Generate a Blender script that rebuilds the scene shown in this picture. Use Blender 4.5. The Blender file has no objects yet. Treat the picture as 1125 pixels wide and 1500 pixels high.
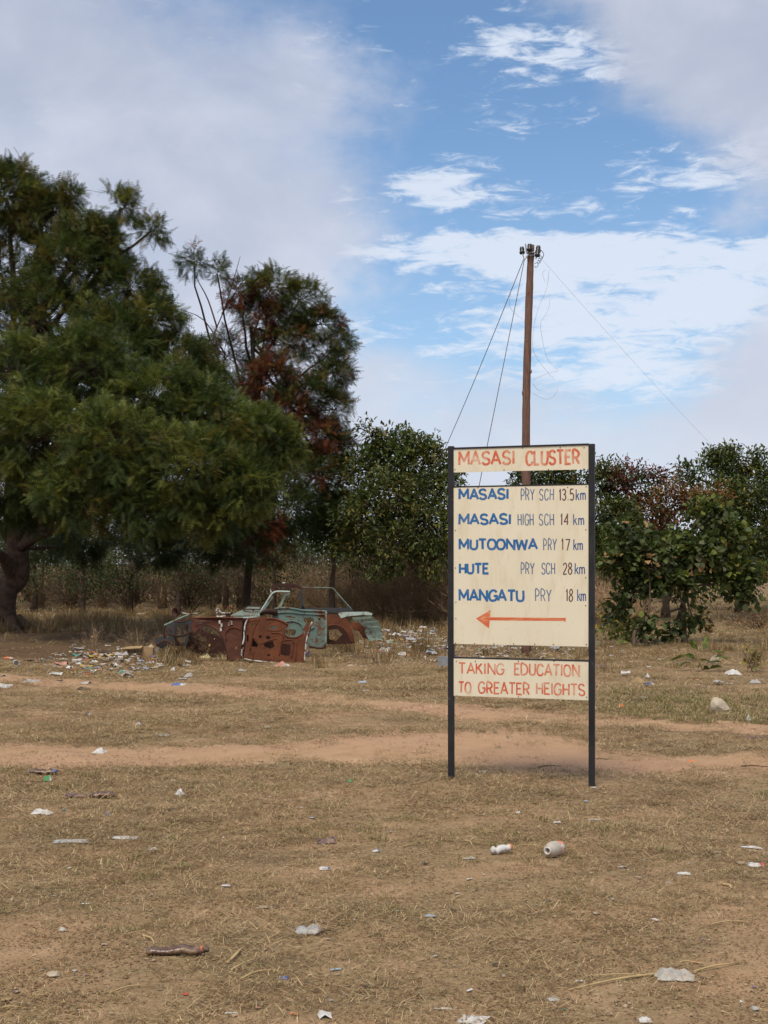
import bpy, math, random
import numpy as np
from mathutils import Vector, Matrix

rng = np.random.default_rng(7)
random.seed(7)
S = bpy.context.scene
COL = S.collection

# ------------------------------------------------------------------ camera
F, HZ, CX, CAMZ = 1900.0, 825.0, 562.5, 1.6     # focal length and horizon in photo pixels, eye height
cam = bpy.data.cameras.new('camera'); camo = bpy.data.objects.new('camera', cam); COL.objects.link(camo)
camo.location = (0, 0, CAMZ); camo.rotation_euler = (math.radians(90), 0, 0)
cam.sensor_width = 36; cam.lens = F / 1500 * 36; cam.shift_y = (HZ - 750) / 1500
cam.clip_end = 3000; cam.clip_start = 0.05
S.camera = camo
cam.dof.use_dof = False

# ------------------------------------------------------------------ world
SUN_EL, SUN_AZ = math.radians(60), math.radians(205)     # azimuth clockwise from +Y: behind the camera, to the left
W = bpy.data.worlds.new('World'); S.world = W; W.use_nodes = True
wt = W.node_tree; wt.nodes.clear()
def wn(t, **k):
    n = wt.nodes.new(t)
    for a, b in k.items(): setattr(n, a, b)
    return n
def wl(a, b): wt.links.new(a, b)
def wm(op, a, b=None, c=None, clamp=False):
    n = wn('ShaderNodeMath', operation=op, use_clamp=clamp)
    for i, v in enumerate((a, b, c)):
        if v is None: continue
        if isinstance(v, (int, float)): n.inputs[i].default_value = v
        else: wl(v, n.inputs[i])
    return n.outputs[0]
def wmix(f, a, b):
    n = wn('ShaderNodeMix', data_type='RGBA')
    for s, v in ((n.inputs[0], f), (n.inputs[6], a), (n.inputs[7], b)):
        if isinstance(v, (int, float)): s.default_value = v
        elif isinstance(v, tuple): s.default_value = (*v, 1)
        else: wl(v, s)
    return n.outputs[2]
sky = wn('ShaderNodeTexSky', sky_type='NISHITA'); sky.sun_disc = False
sky.sun_elevation = SUN_EL; sky.sun_rotation = SUN_AZ; sky.air_density = 1.0; sky.dust_density = 0.6; sky.ozone_density = 2.0
tc = wn('ShaderNodeTexCoord'); sep = wn('ShaderNodeSeparateXYZ'); wl(tc.outputs['Generated'], sep.inputs[0])
az = wm('ARCTAN2', sep.outputs[0], sep.outputs[1]); el = wm('ARCSINE', sep.outputs[2])
def wnoise(sx, sy, scale, detail=6, rough=0.55, off=(0, 0), dist=0.0, curve=0.0):
    # noise on the direction sphere, stretched along the horizon
    c = wn('ShaderNodeCombineXYZ')
    wl(wm('MULTIPLY_ADD', az, sx, off[0]), c.inputs[0])
    wl(wm('MULTIPLY_ADD', el, sy, off[1]), c.inputs[1])
    # seam-free third axis
    wl(wm('MULTIPLY', sep.outputs[1], 0.3), c.inputs[2])
    n = wn('ShaderNodeTexNoise'); n.inputs['Scale'].default_value = scale; n.inputs['Detail'].default_value = detail
    n.inputs['Roughness'].default_value = rough; n.inputs['Distortion'].default_value = dist
    wl(c.outputs[0], n.inputs['Vector']); return n.outputs[0]
warp1 = wm('MULTIPLY', wm('SUBTRACT', wnoise(1, 1.6, 9, 5, 0.6, (3, 1)), 0.5), 0.16)
warp2 = wm('MULTIPLY', wm('SUBTRACT', wnoise(1, 1.6, 9, 5, 0.6, (8, 5)), 0.5), 0.10)
azw, elw = wm('ADD', az, warp1), wm('ADD', el, warp2)
azs, els = wm('MULTIPLY_ADD', warp1, 0.3, az), wm('MULTIPLY_ADD', warp2, 0.3, el)
def blob(px, py, rx, ry, amp=1.0, p=1.0, wob=True):
    a0, e0 = math.atan((px - CX) / F), math.atan((HZ - py) / F)
    A_, E_ = (azw, elw) if wob else (azs, els)
    dx = wm('MULTIPLY', wm('SUBTRACT', A_, a0), F / rx); dy = wm('MULTIPLY', wm('SUBTRACT', E_, e0), F / ry)
    r2 = wm('ADD', wm('MULTIPLY', dx, dx), wm('MULTIPLY', dy, dy))
    if p != 1: r2 = wm('POWER', r2, p)
    return wm('MULTIPLY', wm('EXPONENT', wm('MULTIPLY', r2, -1.0)), amp)
def total(*bs):
    t = bs[0]
    for b in bs[1:]: t = wm('ADD', t, b)
    return t
def sstep(v, lo, hi):
    n = wn('ShaderNodeMapRange', interpolation_type='SMOOTHERSTEP'); wl(v, n.inputs[0])
    n.inputs[1].default_value = lo; n.inputs[2].default_value = hi; return n.outputs[0]
# soft grey cloud: everywhere, opening in a few blue windows
grey_b = total(blob(715, 150, 150, 190, -0.95), blob(800, 300, 210, 140, -0.75), blob(1010, 380, 150, 130, -0.9),
               blob(420, -10, 260, 60, -0.40), blob(860, 500, 190, 110, -0.85), blob(610, 20, 120, 90, -0.45), blob(690, 440, 130, 90, -0.6),
               blob(1010, 90, 170, 130, 0.35), blob(1125, 620, 120, 110, 0.25))
grey = sstep(wm('ADD', wm('ADD', grey_b, 0.85), wm('MULTIPLY', wm('SUBTRACT', wnoise(1, 1.5, 6, 9, 0.58, (1, 7)), 0.5), 0.95)), 0.02, 1.02)
# bright white wisps
fine = wnoise(1, 3.6, 30, 10, 0.64, (4, 2), 0.5)
mid = wnoise(1, 2.4, 10, 6, 0.6, (2, 9), 0.4)
wb = lambda *a: blob(*a, wob=False)
wisp_b = total(wb(655, 276, 88, 24, 0.42, 1.8), wb(735, 52, 60, 26, 0.26), wb(820, 92, 130, 36, 0.34), wb(860, 306, 85, 20, 0.28),
               wb(1085, 265, 110, 42, 0.40), wb(735, 372, 250, 36, 0.50, 2.0), wb(900, 430, 230, 80, 0.30, 1.6), wb(830, 500, 290, 66, 0.24), wb(1080, 450, 130, 70, 0.28),
               wb(900, 565, 200, 34, 0.28), wb(770, 185, 55, 12, 0.18), wb(1105, 385, 80, 16, 0.28), wb(505, 288, 22, 14, 0.25))
wisp = sstep(wm('ADD', wisp_b, wm('ADD', wm('MULTIPLY', wm('SUBTRACT', fine, 0.5), 1.45), wm('MULTIPLY', wm('SUBTRACT', mid, 0.5), 0.5))), 0.08, 0.52)
haze = sstep(el, 0.40, -0.02)
blue0 = wn('ShaderNodeVectorMath', operation='SCALE'); wl(sky.outputs[0], blue0.inputs[0]); blue0.inputs[3].default_value = 1.0
SKY_STR = 0.1
K = 1 / SKY_STR
bt = wn('ShaderNodeVectorMath', operation='MULTIPLY'); wl(blue0.outputs[0], bt.inputs[0]); bt.inputs[1].default_value = (0.90, 1.13, 1.26)
c_blue = wmix(wm('MULTIPLY_ADD', haze, 0.32, 0.06), bt.outputs[0], (0.52 * K, 0.63 * K, 0.79 * K))
greyvar = wnoise(1, 1.4, 7, 8, 0.55, (6, 3), 0.3)
c_grey = wmix(sstep(greyvar, 0.25, 0.75), (0.42 * K, 0.46 * K, 0.57 * K), (0.57 * K, 0.60 * K, 0.695 * K))
c_grey = wmix(wm('MULTIPLY', haze, 0.55), c_grey, (0.67 * K, 0.69 * K, 0.77 * K))
c = wmix(wm('MULTIPLY', wisp, 0.86), c_blue, (0.67 * K, 0.73 * K, 0.83 * K))
c = wmix(wm('MULTIPLY', grey, 0.93), c, c_grey)
bg = wn('ShaderNodeBackground'); wl(c, bg.inputs[0]); bg.inputs[1].default_value = SKY_STR
wo = wn('ShaderNodeOutputWorld'); wl(bg.outputs[0], wo.inputs[0])

# ------------------------------------------------------------------ sun (veiled by thin cloud)
sl = bpy.data.lights.new('sun', 'SUN'); so = bpy.data.objects.new('sun', sl); COL.objects.link(so)
sl.energy = 2.7; sl.angle = math.radians(26); sl.color = (1.0, 0.89, 0.72)
sd = Vector((math.sin(SUN_AZ) * math.cos(SUN_EL), math.cos(SUN_AZ) * math.cos(SUN_EL), math.sin(SUN_EL)))
so.rotation_euler = sd.to_track_quat('Z', 'Y').to_euler(); so.location = (0, 0, 30)

S.view_settings.view_transform = 'Standard'; S.view_settings.look = 'None'
S.view_settings.gamma = 1; S.view_settings.exposure = 0.20
S.view_settings.use_curve_mapping = False
S.render.engine = 'CYCLES'
S.cycles.max_bounces = 5; S.cycles.diffuse_bounces = 3; S.cycles.transmission_bounces = 3; S.cycles.transparent_max_bounces = 6

# ================================================================== helpers
def P(px, py, Y): return np.array([(px - CX) / F * Y, Y, CAMZ + (HZ - py) / F * Y])
def ground_h(x, y):
    x = np.asarray(x, float); y = np.asarray(y, float)
    r = np.clip((80 - np.hypot(x, y)) / 60, 0, 1)
    h = 0.010 * np.sin(1.7 * x + 0.6 * y + 1) + 0.008 * np.sin(-1.1 * x + 2.3 * y) + 0.006 * np.sin(4.1 * x + 3.3 * y + 2) + 0.005 * np.sin(5.7 * x - 4.9 * y) \
        + 0.0035 * np.sin(11 * x + 7 * y + np.sin(3 * x)) + 0.003 * np.sin(9 * x - 13 * y + 1)
    return h * r
def G(px, py):
    Y = F * CAMZ / (py - HZ); x = (px - CX) / F * Y
    return np.array([x, Y, float(ground_h(x, Y))])

def tag(o, label=None, cat=None, group=None, kind=None):
    if label: o['label'] = label
    if cat: o['category'] = cat
    if group: o['group'] = group
    if kind: o['kind'] = kind
    return o
def root(name, loc, label, cat, group=None):
    o = bpy.data.objects.new(name, None); COL.objects.link(o); o.location = loc; o.empty_display_size = 0.1
    return tag(o, label, cat, group)
def origin(p):
    v = np.zeros(3)
    while p is not None:
        v = v + np.array(p.location); p = p.parent
    return v
def link(name, me, mats, parent=None, smooth=False):
    for m in (mats if isinstance(mats, (list, tuple)) else [mats]): me.materials.append(m)
    if smooth: me.polygons.foreach_set('use_smooth', np.ones(len(me.polygons), bool))
    o = bpy.data.objects.new(name, me); COL.objects.link(o)
    if parent is not None: o.parent = parent
    return o
def mesh(name, V, Fc, mats, parent=None, smooth=False, mi=None, loc=None):
    """V world coordinates; the mesh is stored relative to its thing's base (or to loc)"""
    off = origin(parent) if parent is not None else (np.array(loc) if loc is not None else np.zeros(3))
    V = np.asarray(V, float).reshape(-1, 3) - off
    me = bpy.data.meshes.new(name)
    if isinstance(Fc, np.ndarray):
        n, k = Fc.shape
        me.vertices.add(len(V)); me.vertices.foreach_set('co', V.astype(np.float32).ravel())
        me.loops.add(n * k); me.loops.foreach_set('vertex_index', Fc.astype(np.int32).ravel())
        me.polygons.add(n); me.polygons.foreach_set('loop_start', np.arange(0, n * k, k, dtype=np.int32))
        me.update(calc_edges=True)
    else:
        me.from_pydata([tuple(v) for v in V], [], Fc); me.update()
    if mi is not None: me.polygons.foreach_set('material_index', np.asarray(mi, np.int32))
    o = link(name, me, mats, parent, smooth)
    if parent is None and loc is not None: o.location = loc
    return o

class MB:
    def __init__(s): s.v = []; s.f = []; s.m = []; s.n = 0
    def add(s, V, Fc, m=0):
        V = np.asarray(V, float).reshape(-1, 3)
        s.v.append(V); s.f += [tuple(int(i) + s.n for i in f) for f in Fc]; s.m += [m] * len(Fc); s.n += len(V); return s
    def box(s, c, d, rz=0, m=0, R=None):
        c = np.array(c, float); hx, hy, hz = [q / 2 for q in d]
        V = np.array([[a * hx, b * hy, e * hz] for a in (-1, 1) for b in (-1, 1) for e in (-1, 1)])
        if R is None: ca, sa = math.cos(rz), math.sin(rz); R = np.array([[ca, -sa, 0], [sa, ca, 0], [0, 0, 1]])
        return s.add(V @ np.asarray(R).T + c, [(0, 1, 3, 2), (4, 6, 7, 5), (0, 4, 5, 1), (2, 3, 7, 6), (0, 2, 6, 4), (1, 5, 7, 3)], m)
    def tube(s, pts, rad, n=6, m=0, cap=True):
        pts = np.asarray(pts, float); k = len(pts)
        rad = np.full(k, rad, float) if np.isscalar(rad) else np.asarray(rad, float)
        t = np.gradient(pts, axis=0); t /= np.linalg.norm(t, axis=1)[:, None] + 1e-9
        ref = np.array([0, 0, 1.0]) if abs(t[:, 2]).mean() < 0.8 else np.array([1.0, 0, 0])
        a = np.cross(t, ref); a /= np.linalg.norm(a, axis=1)[:, None] + 1e-9; b = np.cross(t, a)
        th = np.arange(n) / n * 2 * math.pi
        V = pts[:, None, :] + rad[:, None, None] * (np.cos(th)[None, :, None] * a[:, None, :] + np.sin(th)[None, :, None] * b[:, None, :])
        Fc = [(i * n + j, i * n + (j + 1) % n, (i + 1) * n + (j + 1) % n, (i + 1) * n + j) for i in range(k - 1) for j in range(n)]
        if cap: Fc += [tuple(range(n))[::-1], tuple((k - 1) * n + j for j in range(n))]
        return s.add(V, Fc, m)
    def lathe(s, o, axis, prof, n=14, m=0):
        """prof: (distance along axis, radius)"""
        o = np.array(o, float); ax = np.array(axis, float); ax /= np.linalg.norm(ax)
        ref = np.array([0, 0, 1.0]) if abs(ax[2]) < 0.8 else np.array([1.0, 0, 0])
        a = np.cross(ax, ref); a /= np.linalg.norm(a); b = np.cross(ax, a); th = np.arange(n) / n * 2 * math.pi
        V = [o + ax * d + r * (math.cos(t) * a + math.sin(t) * b) for d, r in prof for t in th]
        k = len(prof)
        return s.add(V, [(i * n + j, i * n + (j + 1) % n, (i + 1) * n + (j + 1) % n, (i + 1) * n + j) for i in range(k - 1) for j in range(n)], m)
    def build(s, name, mats, parent=None, smooth=False, loc=None):
        return mesh(name, np.concatenate(s.v), s.f, mats, parent, smooth, s.m, loc)

def curve3(a, b, sag=(0, 0, 0), n=6):
    t = np.linspace(0, 1, n)[:, None]; a = np.array(a, float); b = np.array(b, float)
    return a + (b - a) * t + 4 * t * (1 - t) * np.array(sag, float)
def smooth_path(pts, n=4):
    pts = np.asarray(pts, float); out = []
    Q = np.vstack([2 * pts[0] - pts[1], pts, 2 * pts[-1] - pts[-2]])
    for i in range(1, len(Q) - 2):
        for t in np.arange(n) / n:
            p0, p1, p2, p3 = Q[i - 1:i + 3]
            out.append(0.5 * (2 * p1 + (p2 - p0) * t + (2 * p0 - 5 * p1 + 4 * p2 - p3) * t * t + (-p0 + 3 * p1 - 3 * p2 + p3) * t ** 3))
    out.append(pts[-1]); return np.array(out)

# ------------------------------------------------------------------ materials
def mat(name, build):
    m = bpy.data.materials.new(name); m.use_nodes = True; nt = m.node_tree; nt.nodes.clear()
    out = nt.nodes.new('ShaderNodeOutputMaterial')
    build(nt, out); return m
class N:
    def __init__(s, nt): s.t = nt
    def n(s, t, **k):
        q = s.t.nodes.new(t)
        for a, b in k.items(): setattr(q, a, b)
        return q
    def l(s, a, b): s.t.links.new(a, b)
    def pos(s): return s.n('ShaderNodeTexCoord').outputs['Object']
    def noise(s, scale, detail=4, rough=0.55, vec=None, dist=0.0, sc=None):
        v = vec if vec is not None else s.pos()
        if sc:
            mp = s.n('ShaderNodeMapping'); mp.inputs['Scale'].default_value = sc; s.l(v, mp.inputs[0]); v = mp.outputs[0]
        q = s.n('ShaderNodeTexNoise'); s.l(v, q.inputs['Vector']); q.inputs['Scale'].default_value = scale
        q.inputs['Detail'].default_value = detail; q.inputs['Roughness'].default_value = rough; q.inputs['Distortion'].default_value = dist
        return q.outputs[0]
    def ramp(s, f, stops):
        r = s.n('ShaderNodeValToRGB'); s.l(f, r.inputs[0]); e = r.color_ramp.elements
        while len(e) < len(stops): e.new(0.5)
        for i, (p, c) in enumerate(stops):
            e[i].position = p; e[i].color = (*c, 1) if len(c) == 3 else c
        return r.outputs[0]
    def mr(s, f, a, b, c=0, d=1):
        r = s.n('ShaderNodeMapRange'); s.l(f, r.inputs[0])
        for i, v in enumerate((a, b, c, d)): r.inputs[i + 1].default_value = v
        return r.outputs[0]
    def math(s, op, a, b):
        q = s.n('ShaderNodeMath', operation=op)
        for i, v in enumerate((a, b)):
            if isinstance(v, (int, float)): q.inputs[i].default_value = v
            else: s.l(v, q.inputs[i])
        return q.outputs[0]
    def mix(s, f, a, b, mode='MIX'):
        q = s.n('ShaderNodeMix', data_type='RGBA', blend_type=mode)
        for k, v in ((0, f), (6, a), (7, b)):
            if isinstance(v, (int, float)): q.inputs[k].default_value = v
            elif isinstance(v, tuple): q.inputs[k].default_value = (*v, 1)
            else: s.l(v, q.inputs[k])
        return q.outputs[2]
    def pbr(s, out, col, rough=0.7, bump=None, bs=0.3, bd=0.02, metal=0, spec=0.3, trans=0):
        p = s.n('ShaderNodeBsdfPrincipled')
        if isinstance(col, tuple): p.inputs['Base Color'].default_value = (*col, 1)
        else: s.l(col, p.inputs['Base Color'])
        if isinstance(rough, (int, float)): p.inputs['Roughness'].default_value = rough
        else: s.l(rough, p.inputs['Roughness'])
        p.inputs['Metallic'].default_value = metal; p.inputs['Specular IOR Level'].default_value = spec
        if bump is not None:
            b = s.n('ShaderNodeBump'); s.l(bump, b.inputs['Height']); b.inputs['Strength'].default_value = bs; b.inputs['Distance'].default_value = bd
            s.l(b.outputs[0], p.inputs['Normal'])
        s.l(p.outputs[0], out.inputs[0]); return p
def plain(name, col, rough=0.7, var=0.25, scale=8, spec=0.3, metal=0, bump=0.0, bscale=40):
    def b(nt, out):
        n = N(nt); f = n.noise(scale, 5, 0.6)
        c1 = tuple(max(0, q * (1 - var)) for q in col); c2 = tuple(min(0.95, q * (1 + var)) for q in col)
        n.pbr(out, n.ramp(f, [(0.3, c1), (0.7, c2)]), rough, n.noise(bscale, 4) if bump else None, bump, 0.01, metal, spec)
    return mat(name, b)
def leafmat(name, col, trans=0.25, gloss=0.25):
    def b(nt, out):
        n = N(nt); geo = n.n('ShaderNodeNewGeometry')
        f = geo.outputs['Random Per Island']
        c = n.ramp(f, [(0.0, tuple(q * 0.68 for q in col)), (0.6, col), (1.0, tuple(q * 1.4 for q in col))])
        p = n.n('ShaderNodeBsdfPrincipled'); n.l(c, p.inputs['Base Color']); p.inputs['Roughness'].default_value = 0.55; p.inputs['Specular IOR Level'].default_value = gloss
        t = n.n('ShaderNodeBsdfTranslucent'); n.l(n.mix(0.5, c, (col[0] * 1.3, col[1] * 1.5, col[2] * 0.6)), t.inputs[0])
        m = n.n('ShaderNodeMixShader'); m.inputs[0].default_value = trans; n.l(p.outputs[0], m.inputs[1]); n.l(t.outputs[0], m.inputs[2]); n.l(m.outputs[0], out.inputs[0])
    return mat(name, b)

# ================================================================== ground
def soil(track):
    def b(nt, out):
        n = N(nt)
        big = n.noise(0.55, 4, 0.6); mid = n.noise(3.0, 6, 0.65); fine = n.noise(38, 5, 0.7); grit = n.noise(170, 3, 0.7)
        sand = n.ramp(mid, [(0.28, (0.26, 0.165, 0.090)), (0.5, (0.365, 0.238, 0.135)), (0.72, (0.44, 0.300, 0.182))])
        if track: sand = n.mix(n.mr(big, 0.35, 0.65), sand, (0.41, 0.252, 0.158))
        else:
            duff = n.ramp(fine, [(0.25, (0.115, 0.078, 0.040)), (0.5, (0.235, 0.170, 0.094)), (0.72, (0.38, 0.290, 0.170))])
            cover = n.noise(1.3, 7, 0.72, sc=(0.7, 1.0, 1.0))
            sand = n.mix(n.mr(cover, 0.40, 0.60), sand, duff)
            # bare earth round the big tree's foot, its colour darkened for the crown's shadow
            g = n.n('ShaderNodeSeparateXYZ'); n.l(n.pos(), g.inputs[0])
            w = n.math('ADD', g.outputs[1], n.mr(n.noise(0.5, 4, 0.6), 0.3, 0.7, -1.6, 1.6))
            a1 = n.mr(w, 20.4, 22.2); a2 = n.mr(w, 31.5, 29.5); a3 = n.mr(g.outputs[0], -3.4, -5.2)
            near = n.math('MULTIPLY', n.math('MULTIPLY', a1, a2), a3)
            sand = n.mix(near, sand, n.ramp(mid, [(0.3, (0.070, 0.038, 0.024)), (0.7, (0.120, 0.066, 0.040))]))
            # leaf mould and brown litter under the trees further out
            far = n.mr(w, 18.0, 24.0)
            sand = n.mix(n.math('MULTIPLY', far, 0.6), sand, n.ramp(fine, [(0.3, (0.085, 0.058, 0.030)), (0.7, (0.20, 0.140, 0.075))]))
        sand = n.mix(n.mr(grit, 0.60, 0.72, 0, 0.45), sand, (0.42, 0.31, 0.20))
        sand = n.mix(n.mr(grit, 0.40, 0.28, 0, 0.55), sand, (0.11, 0.070, 0.042))
        h = n.math('ADD', n.math('MULTIPLY', fine, 1.4), n.math('ADD', n.math('MULTIPLY', mid, 2.2), n.math('MULTIPLY', grit, 0.35)))
        n.pbr(out, sand, 0.95, h, 0.55 if not track else 0.3, 0.02, 0, 0.1)
    return b
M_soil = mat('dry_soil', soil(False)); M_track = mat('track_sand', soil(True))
def axis(near, far, step, grow):
    a = [0.0]; s = step
    while a[-1] < far:
        a.append(a[-1] + s)
        if a[-1] > near: s *= grow
    return np.array(a)
xp = axis(9, 900, 0.11, 1.12); xs = np.concatenate([-xp[:0:-1], xp])
yp = axis(24, 1200, 0.11, 1.10); ys = np.concatenate([-axis(2, 300, 0.5, 1.3)[:0:-1], yp])
XX, YY = np.meshgrid(xs, ys); ZZ = ground_h(XX, YY)
nx, ny = len(xs), len(ys)
i, j = np.meshgrid(np.arange(nx - 1), np.arange(ny - 1)); q = (j * nx + i).ravel()
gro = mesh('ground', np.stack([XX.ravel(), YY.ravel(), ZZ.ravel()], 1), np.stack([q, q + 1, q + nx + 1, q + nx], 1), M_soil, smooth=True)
tag(gro, 'dry sandy ground with thin trampled grass and scattered litter', kind='structure')

TRK = [  # photo x, top edge y, bottom edge y of each track
    [(-500, 1090, 1128), (-200, 1091, 1129), (0, 1091, 1129), (80, 1092, 1130), (150, 1094, 1127), (300, 1094, 1121), (450, 1085, 1118), (560, 1074, 1117), (650, 1066, 1122), (720, 1064, 1136), (800, 1066, 1142), (870, 1090, 1138), (960, 1103, 1131), (1125, 1103, 1126), (1300, 1100, 1124), (1600, 1096, 1120)],
    [(-500, 976, 990), (-200, 982, 995), (0, 986, 1001), (90, 992, 1006), (150, 997, 1007), (300, 1002, 1019), (450, 1014, 1030), (600, 1028, 1043), (700, 1034, 1052), (800, 1038, 1060), (880, 1044, 1064), (960, 1055, 1070), (1125, 1064, 1076), (1300, 1070, 1080), (1600, 1076, 1086)]]
def trk_edges(t, px):
    a = np.array(t); return np.interp(px, a[:, 0], a[:, 1]), np.interp(px, a[:, 0], a[:, 2])
for k, t in enumerate(TRK):
    px = np.arange(-480, 1590, 5.0)
    e0, e1 = trk_edges(t, px)
    w = (e1 - e0)
    nz = lambda s: (np.sin(px * 0.031 + s) + 0.7 * np.sin(px * 0.083 + 2.1 * s) + 0.6 * np.sin(px * 0.21 + s * 3) + rng.normal(0, 0.7, len(px))) / 3
    e0 = e0 + nz(1 + k) * w * 0.17; e1 = e1 + nz(4 + k) * w * 0.15
    V = []; m = 9
    for a in range(m):
        py = e0 + (e1 - e0) * a / (m - 1)
        Y = F * CAMZ / (py - HZ); X = (px - CX) / F * Y
        edge = 0.004 if 0 < a < m - 1 else 0.001
        V.append(np.stack([X, Y, ground_h(X, Y) + edge + (0.003 if 1 < a < m - 2 else 0)], 1))
    V = np.concatenate(V); c = len(px); i, j = np.meshgrid(np.arange(c - 1), np.arange(m - 1)); q = (j * c + i).ravel()
    o = mesh('dirt_path', V, np.stack([q, q + c, q + c + 1, q + 1], 1), M_track, smooth=True)
    tag(o, ['bare sandy footpath crossing just behind the foot of the sign', 'narrower bare sandy footpath crossing further back, nearer the wreck'][k], kind='structure')

# ================================================================== grass (instanced tufts, stuff)
M_straw = leafmat('straw', (0.46, 0.35, 0.20), 0.15, 0.1); M_straw2 = leafmat('straw_grey', (0.33, 0.26, 0.16), 0.15, 0.1)
M_olive = leafmat('olive_grass', (0.19, 0.17, 0.07), 0.2, 0.1); M_brown = leafmat('brown_grass', (0.19, 0.125, 0.068), 0.1, 0.1)
M_greeng = leafmat('green_grass', (0.15, 0.17, 0.055), 0.25, 0.1); M_rustg = leafmat('rusty_grass', (0.21, 0.115, 0.06), 0.1, 0.1)
M_straw = leafmat('straw', (0.50, 0.375, 0.215), 0.15, 0.1); M_straw2 = leafmat('straw_grey', (0.36, 0.27, 0.16), 0.15, 0.1); M_brown = leafmat('brown_grass', (0.20, 0.118, 0.055), 0.1, 0.1)
GM = [M_straw, M_straw2, M_olive, M_brown, M_greeng, M_rustg]
def blades(n, rad, L, tilt, wid, probs, seed, clump=0):
    r = np.random.default_rng(seed)
    if clump:
        cc = r.uniform(-rad, rad, (clump, 2)); b = cc[r.integers(0, clump, n)] + r.normal(0, rad * 0.13, (n, 2))
    else: b = r.normal(0, rad * 0.5, (n, 2))
    V = np.zeros((n, 5, 3)); a = r.uniform(0, 2 * math.pi, n); t = np.radians(r.uniform(tilt[0], tilt[1], n)); l = r.uniform(L[0], L[1], n)
    d = np.stack([np.cos(a), np.sin(a)], 1); s = np.stack([-np.sin(a), np.cos(a)], 1) * r.uniform(wid[0], wid[1], n)[:, None]
    bend = r.uniform(0.0, 0.5, n)
    for k, f in enumerate((0, 0.55, 1)):
        h = l * f * np.cos(t) * (1 - bend * f * 0.6); g = l * f * np.sin(t) * (1 + bend * f)
        p = np.concatenate([b + d * g[:, None], h[:, None]], 1)
        if k < 2:
            V[:, 2 * k] = p + np.concatenate([s, np.zeros((n, 1))], 1); V[:, 2 * k + 1] = p - np.concatenate([s, np.zeros((n, 1))], 1)
        else: V[:, 4] = p
    o = np.arange(n)[:, None] * 5
    Fc = np.stack([o + [0, 1, 3], o + [0, 3, 2], o + [2, 3, 4]], 1).reshape(-1, 3)
    mi = np.repeat(r.choice(6, n, p=probs), 3)
    return V.reshape(-1, 3), Fc, mi
def tuft_collection(name, specs):
    c = bpy.data.collections.new(name)
    for k, sp in enumerate(specs):
        V, Fc, mi = blades(*sp)
        me = bpy.data.meshes.new(name + '_tuft'); me.vertices.add(len(V)); me.vertices.foreach_set('co', V.astype(np.float32).ravel())
        me.loops.add(len(Fc) * 3); me.loops.foreach_set('vertex_index', Fc.astype(np.int32).ravel())
        me.polygons.add(len(Fc)); me.polygons.foreach_set('loop_start', np.arange(0, len(Fc) * 3, 3, dtype=np.int32)); me.update(calc_edges=True)
        for m in GM: me.materials.append(m)
        me.polygons.foreach_set('material_index', mi.astype(np.int32))
        c.objects.link(bpy.data.objects.new(name + '_tuft', me))
    return c
def instance_field(name, pts, scale, coll, label, tiltmax=0.12):
    me = bpy.data.meshes.new(name); me.vertices.add(len(pts)); me.vertices.foreach_set('co', np.asarray(pts, np.float32).ravel()); me.update()
    at = me.attributes.new('sc', 'FLOAT', 'POINT'); at.data.foreach_set('value', np.asarray(scale, np.float32))
    o = bpy.data.objects.new(name, me); COL.objects.link(o); tag(o, label, kind='stuff')
    g = bpy.data.node_groups.new(name, 'GeometryNodeTree')
    g.interface.new_socket('Geometry', in_out='INPUT', socket_type='NodeSocketGeometry'); g.interface.new_socket('Geometry', in_out='OUTPUT', socket_type='NodeSocketGeometry')
    a = g.nodes.new('NodeGroupInput'); z = g.nodes.new('NodeGroupOutput'); ip = g.nodes.new('GeometryNodeInstanceOnPoints')
    ci = g.nodes.new('GeometryNodeCollectionInfo'); ci.inputs['Collection'].default_value = coll; ci.inputs['Separate Children'].default_value = True; ci.inputs['Reset Children'].default_value = True
    rv = g.nodes.new('FunctionNodeRandomValue'); rv.data_type = 'FLOAT_VECTOR'; rv.inputs[0].default_value = (-tiltmax, -tiltmax, 0); rv.inputs[1].default_value = (tiltmax, tiltmax, 6.283)
    na = g.nodes.new('GeometryNodeInputNamedAttribute'); na.data_type = 'FLOAT'; na.inputs[0].default_value = 'sc'
    L = g.links.new
    L(a.outputs[0], ip.inputs['Points']); L(ci.outputs[0], ip.inputs['Instance']); ip.inputs['Pick Instance'].default_value = True
    L(rv.outputs[0], ip.inputs['Rotation']); L(na.outputs[0], ip.inputs['Scale']); L(ip.outputs[0], z.inputs[0])
    md = o.modifiers.new('scatter', 'NODES'); md.node_group = g
    return o
def vnoise(x, y, s, seed):
    x = x * s + seed * 17.3; y = y * s + seed * 9.1; xi = np.floor(x).astype(int); yi = np.floor(y).astype(int); fx = x - xi; fy = y - yi
    h = lambda a, b: (np.sin(a * 127.1 + b * 311.7 + seed * 3.3) * 43758.5453) % 1.0
    fx = fx * fx * (3 - 2 * fx); fy = fy * fy * (3 - 2 * fy)
    return (h(xi, yi) * (1 - fx) + h(xi + 1, yi) * fx) * (1 - fy) + (h(xi, yi + 1) * (1 - fx) + h(xi + 1, yi + 1) * fx) * fy
def cover(x, y, seed=1): return 0.45 * vnoise(x, y, 0.9, seed) + 0.33 * vnoise(x, y, 2.6, seed + 1) + 0.22 * vnoise(x, y, 6.5, seed + 2)
def field(y0, y1, dens, margin=1.0):
    A = (0.30 * (y0 + y1) + 2 * margin) * (y1 - y0); n = int(A * dens * 1.0)
    y = rng.uniform(y0, y1, n); hw = 0.30 * y + margin; x = rng.uniform(-1, 1, n) * (0.30 * y1 + margin); k = abs(x) < hw
    return x[k], y[k]
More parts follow.
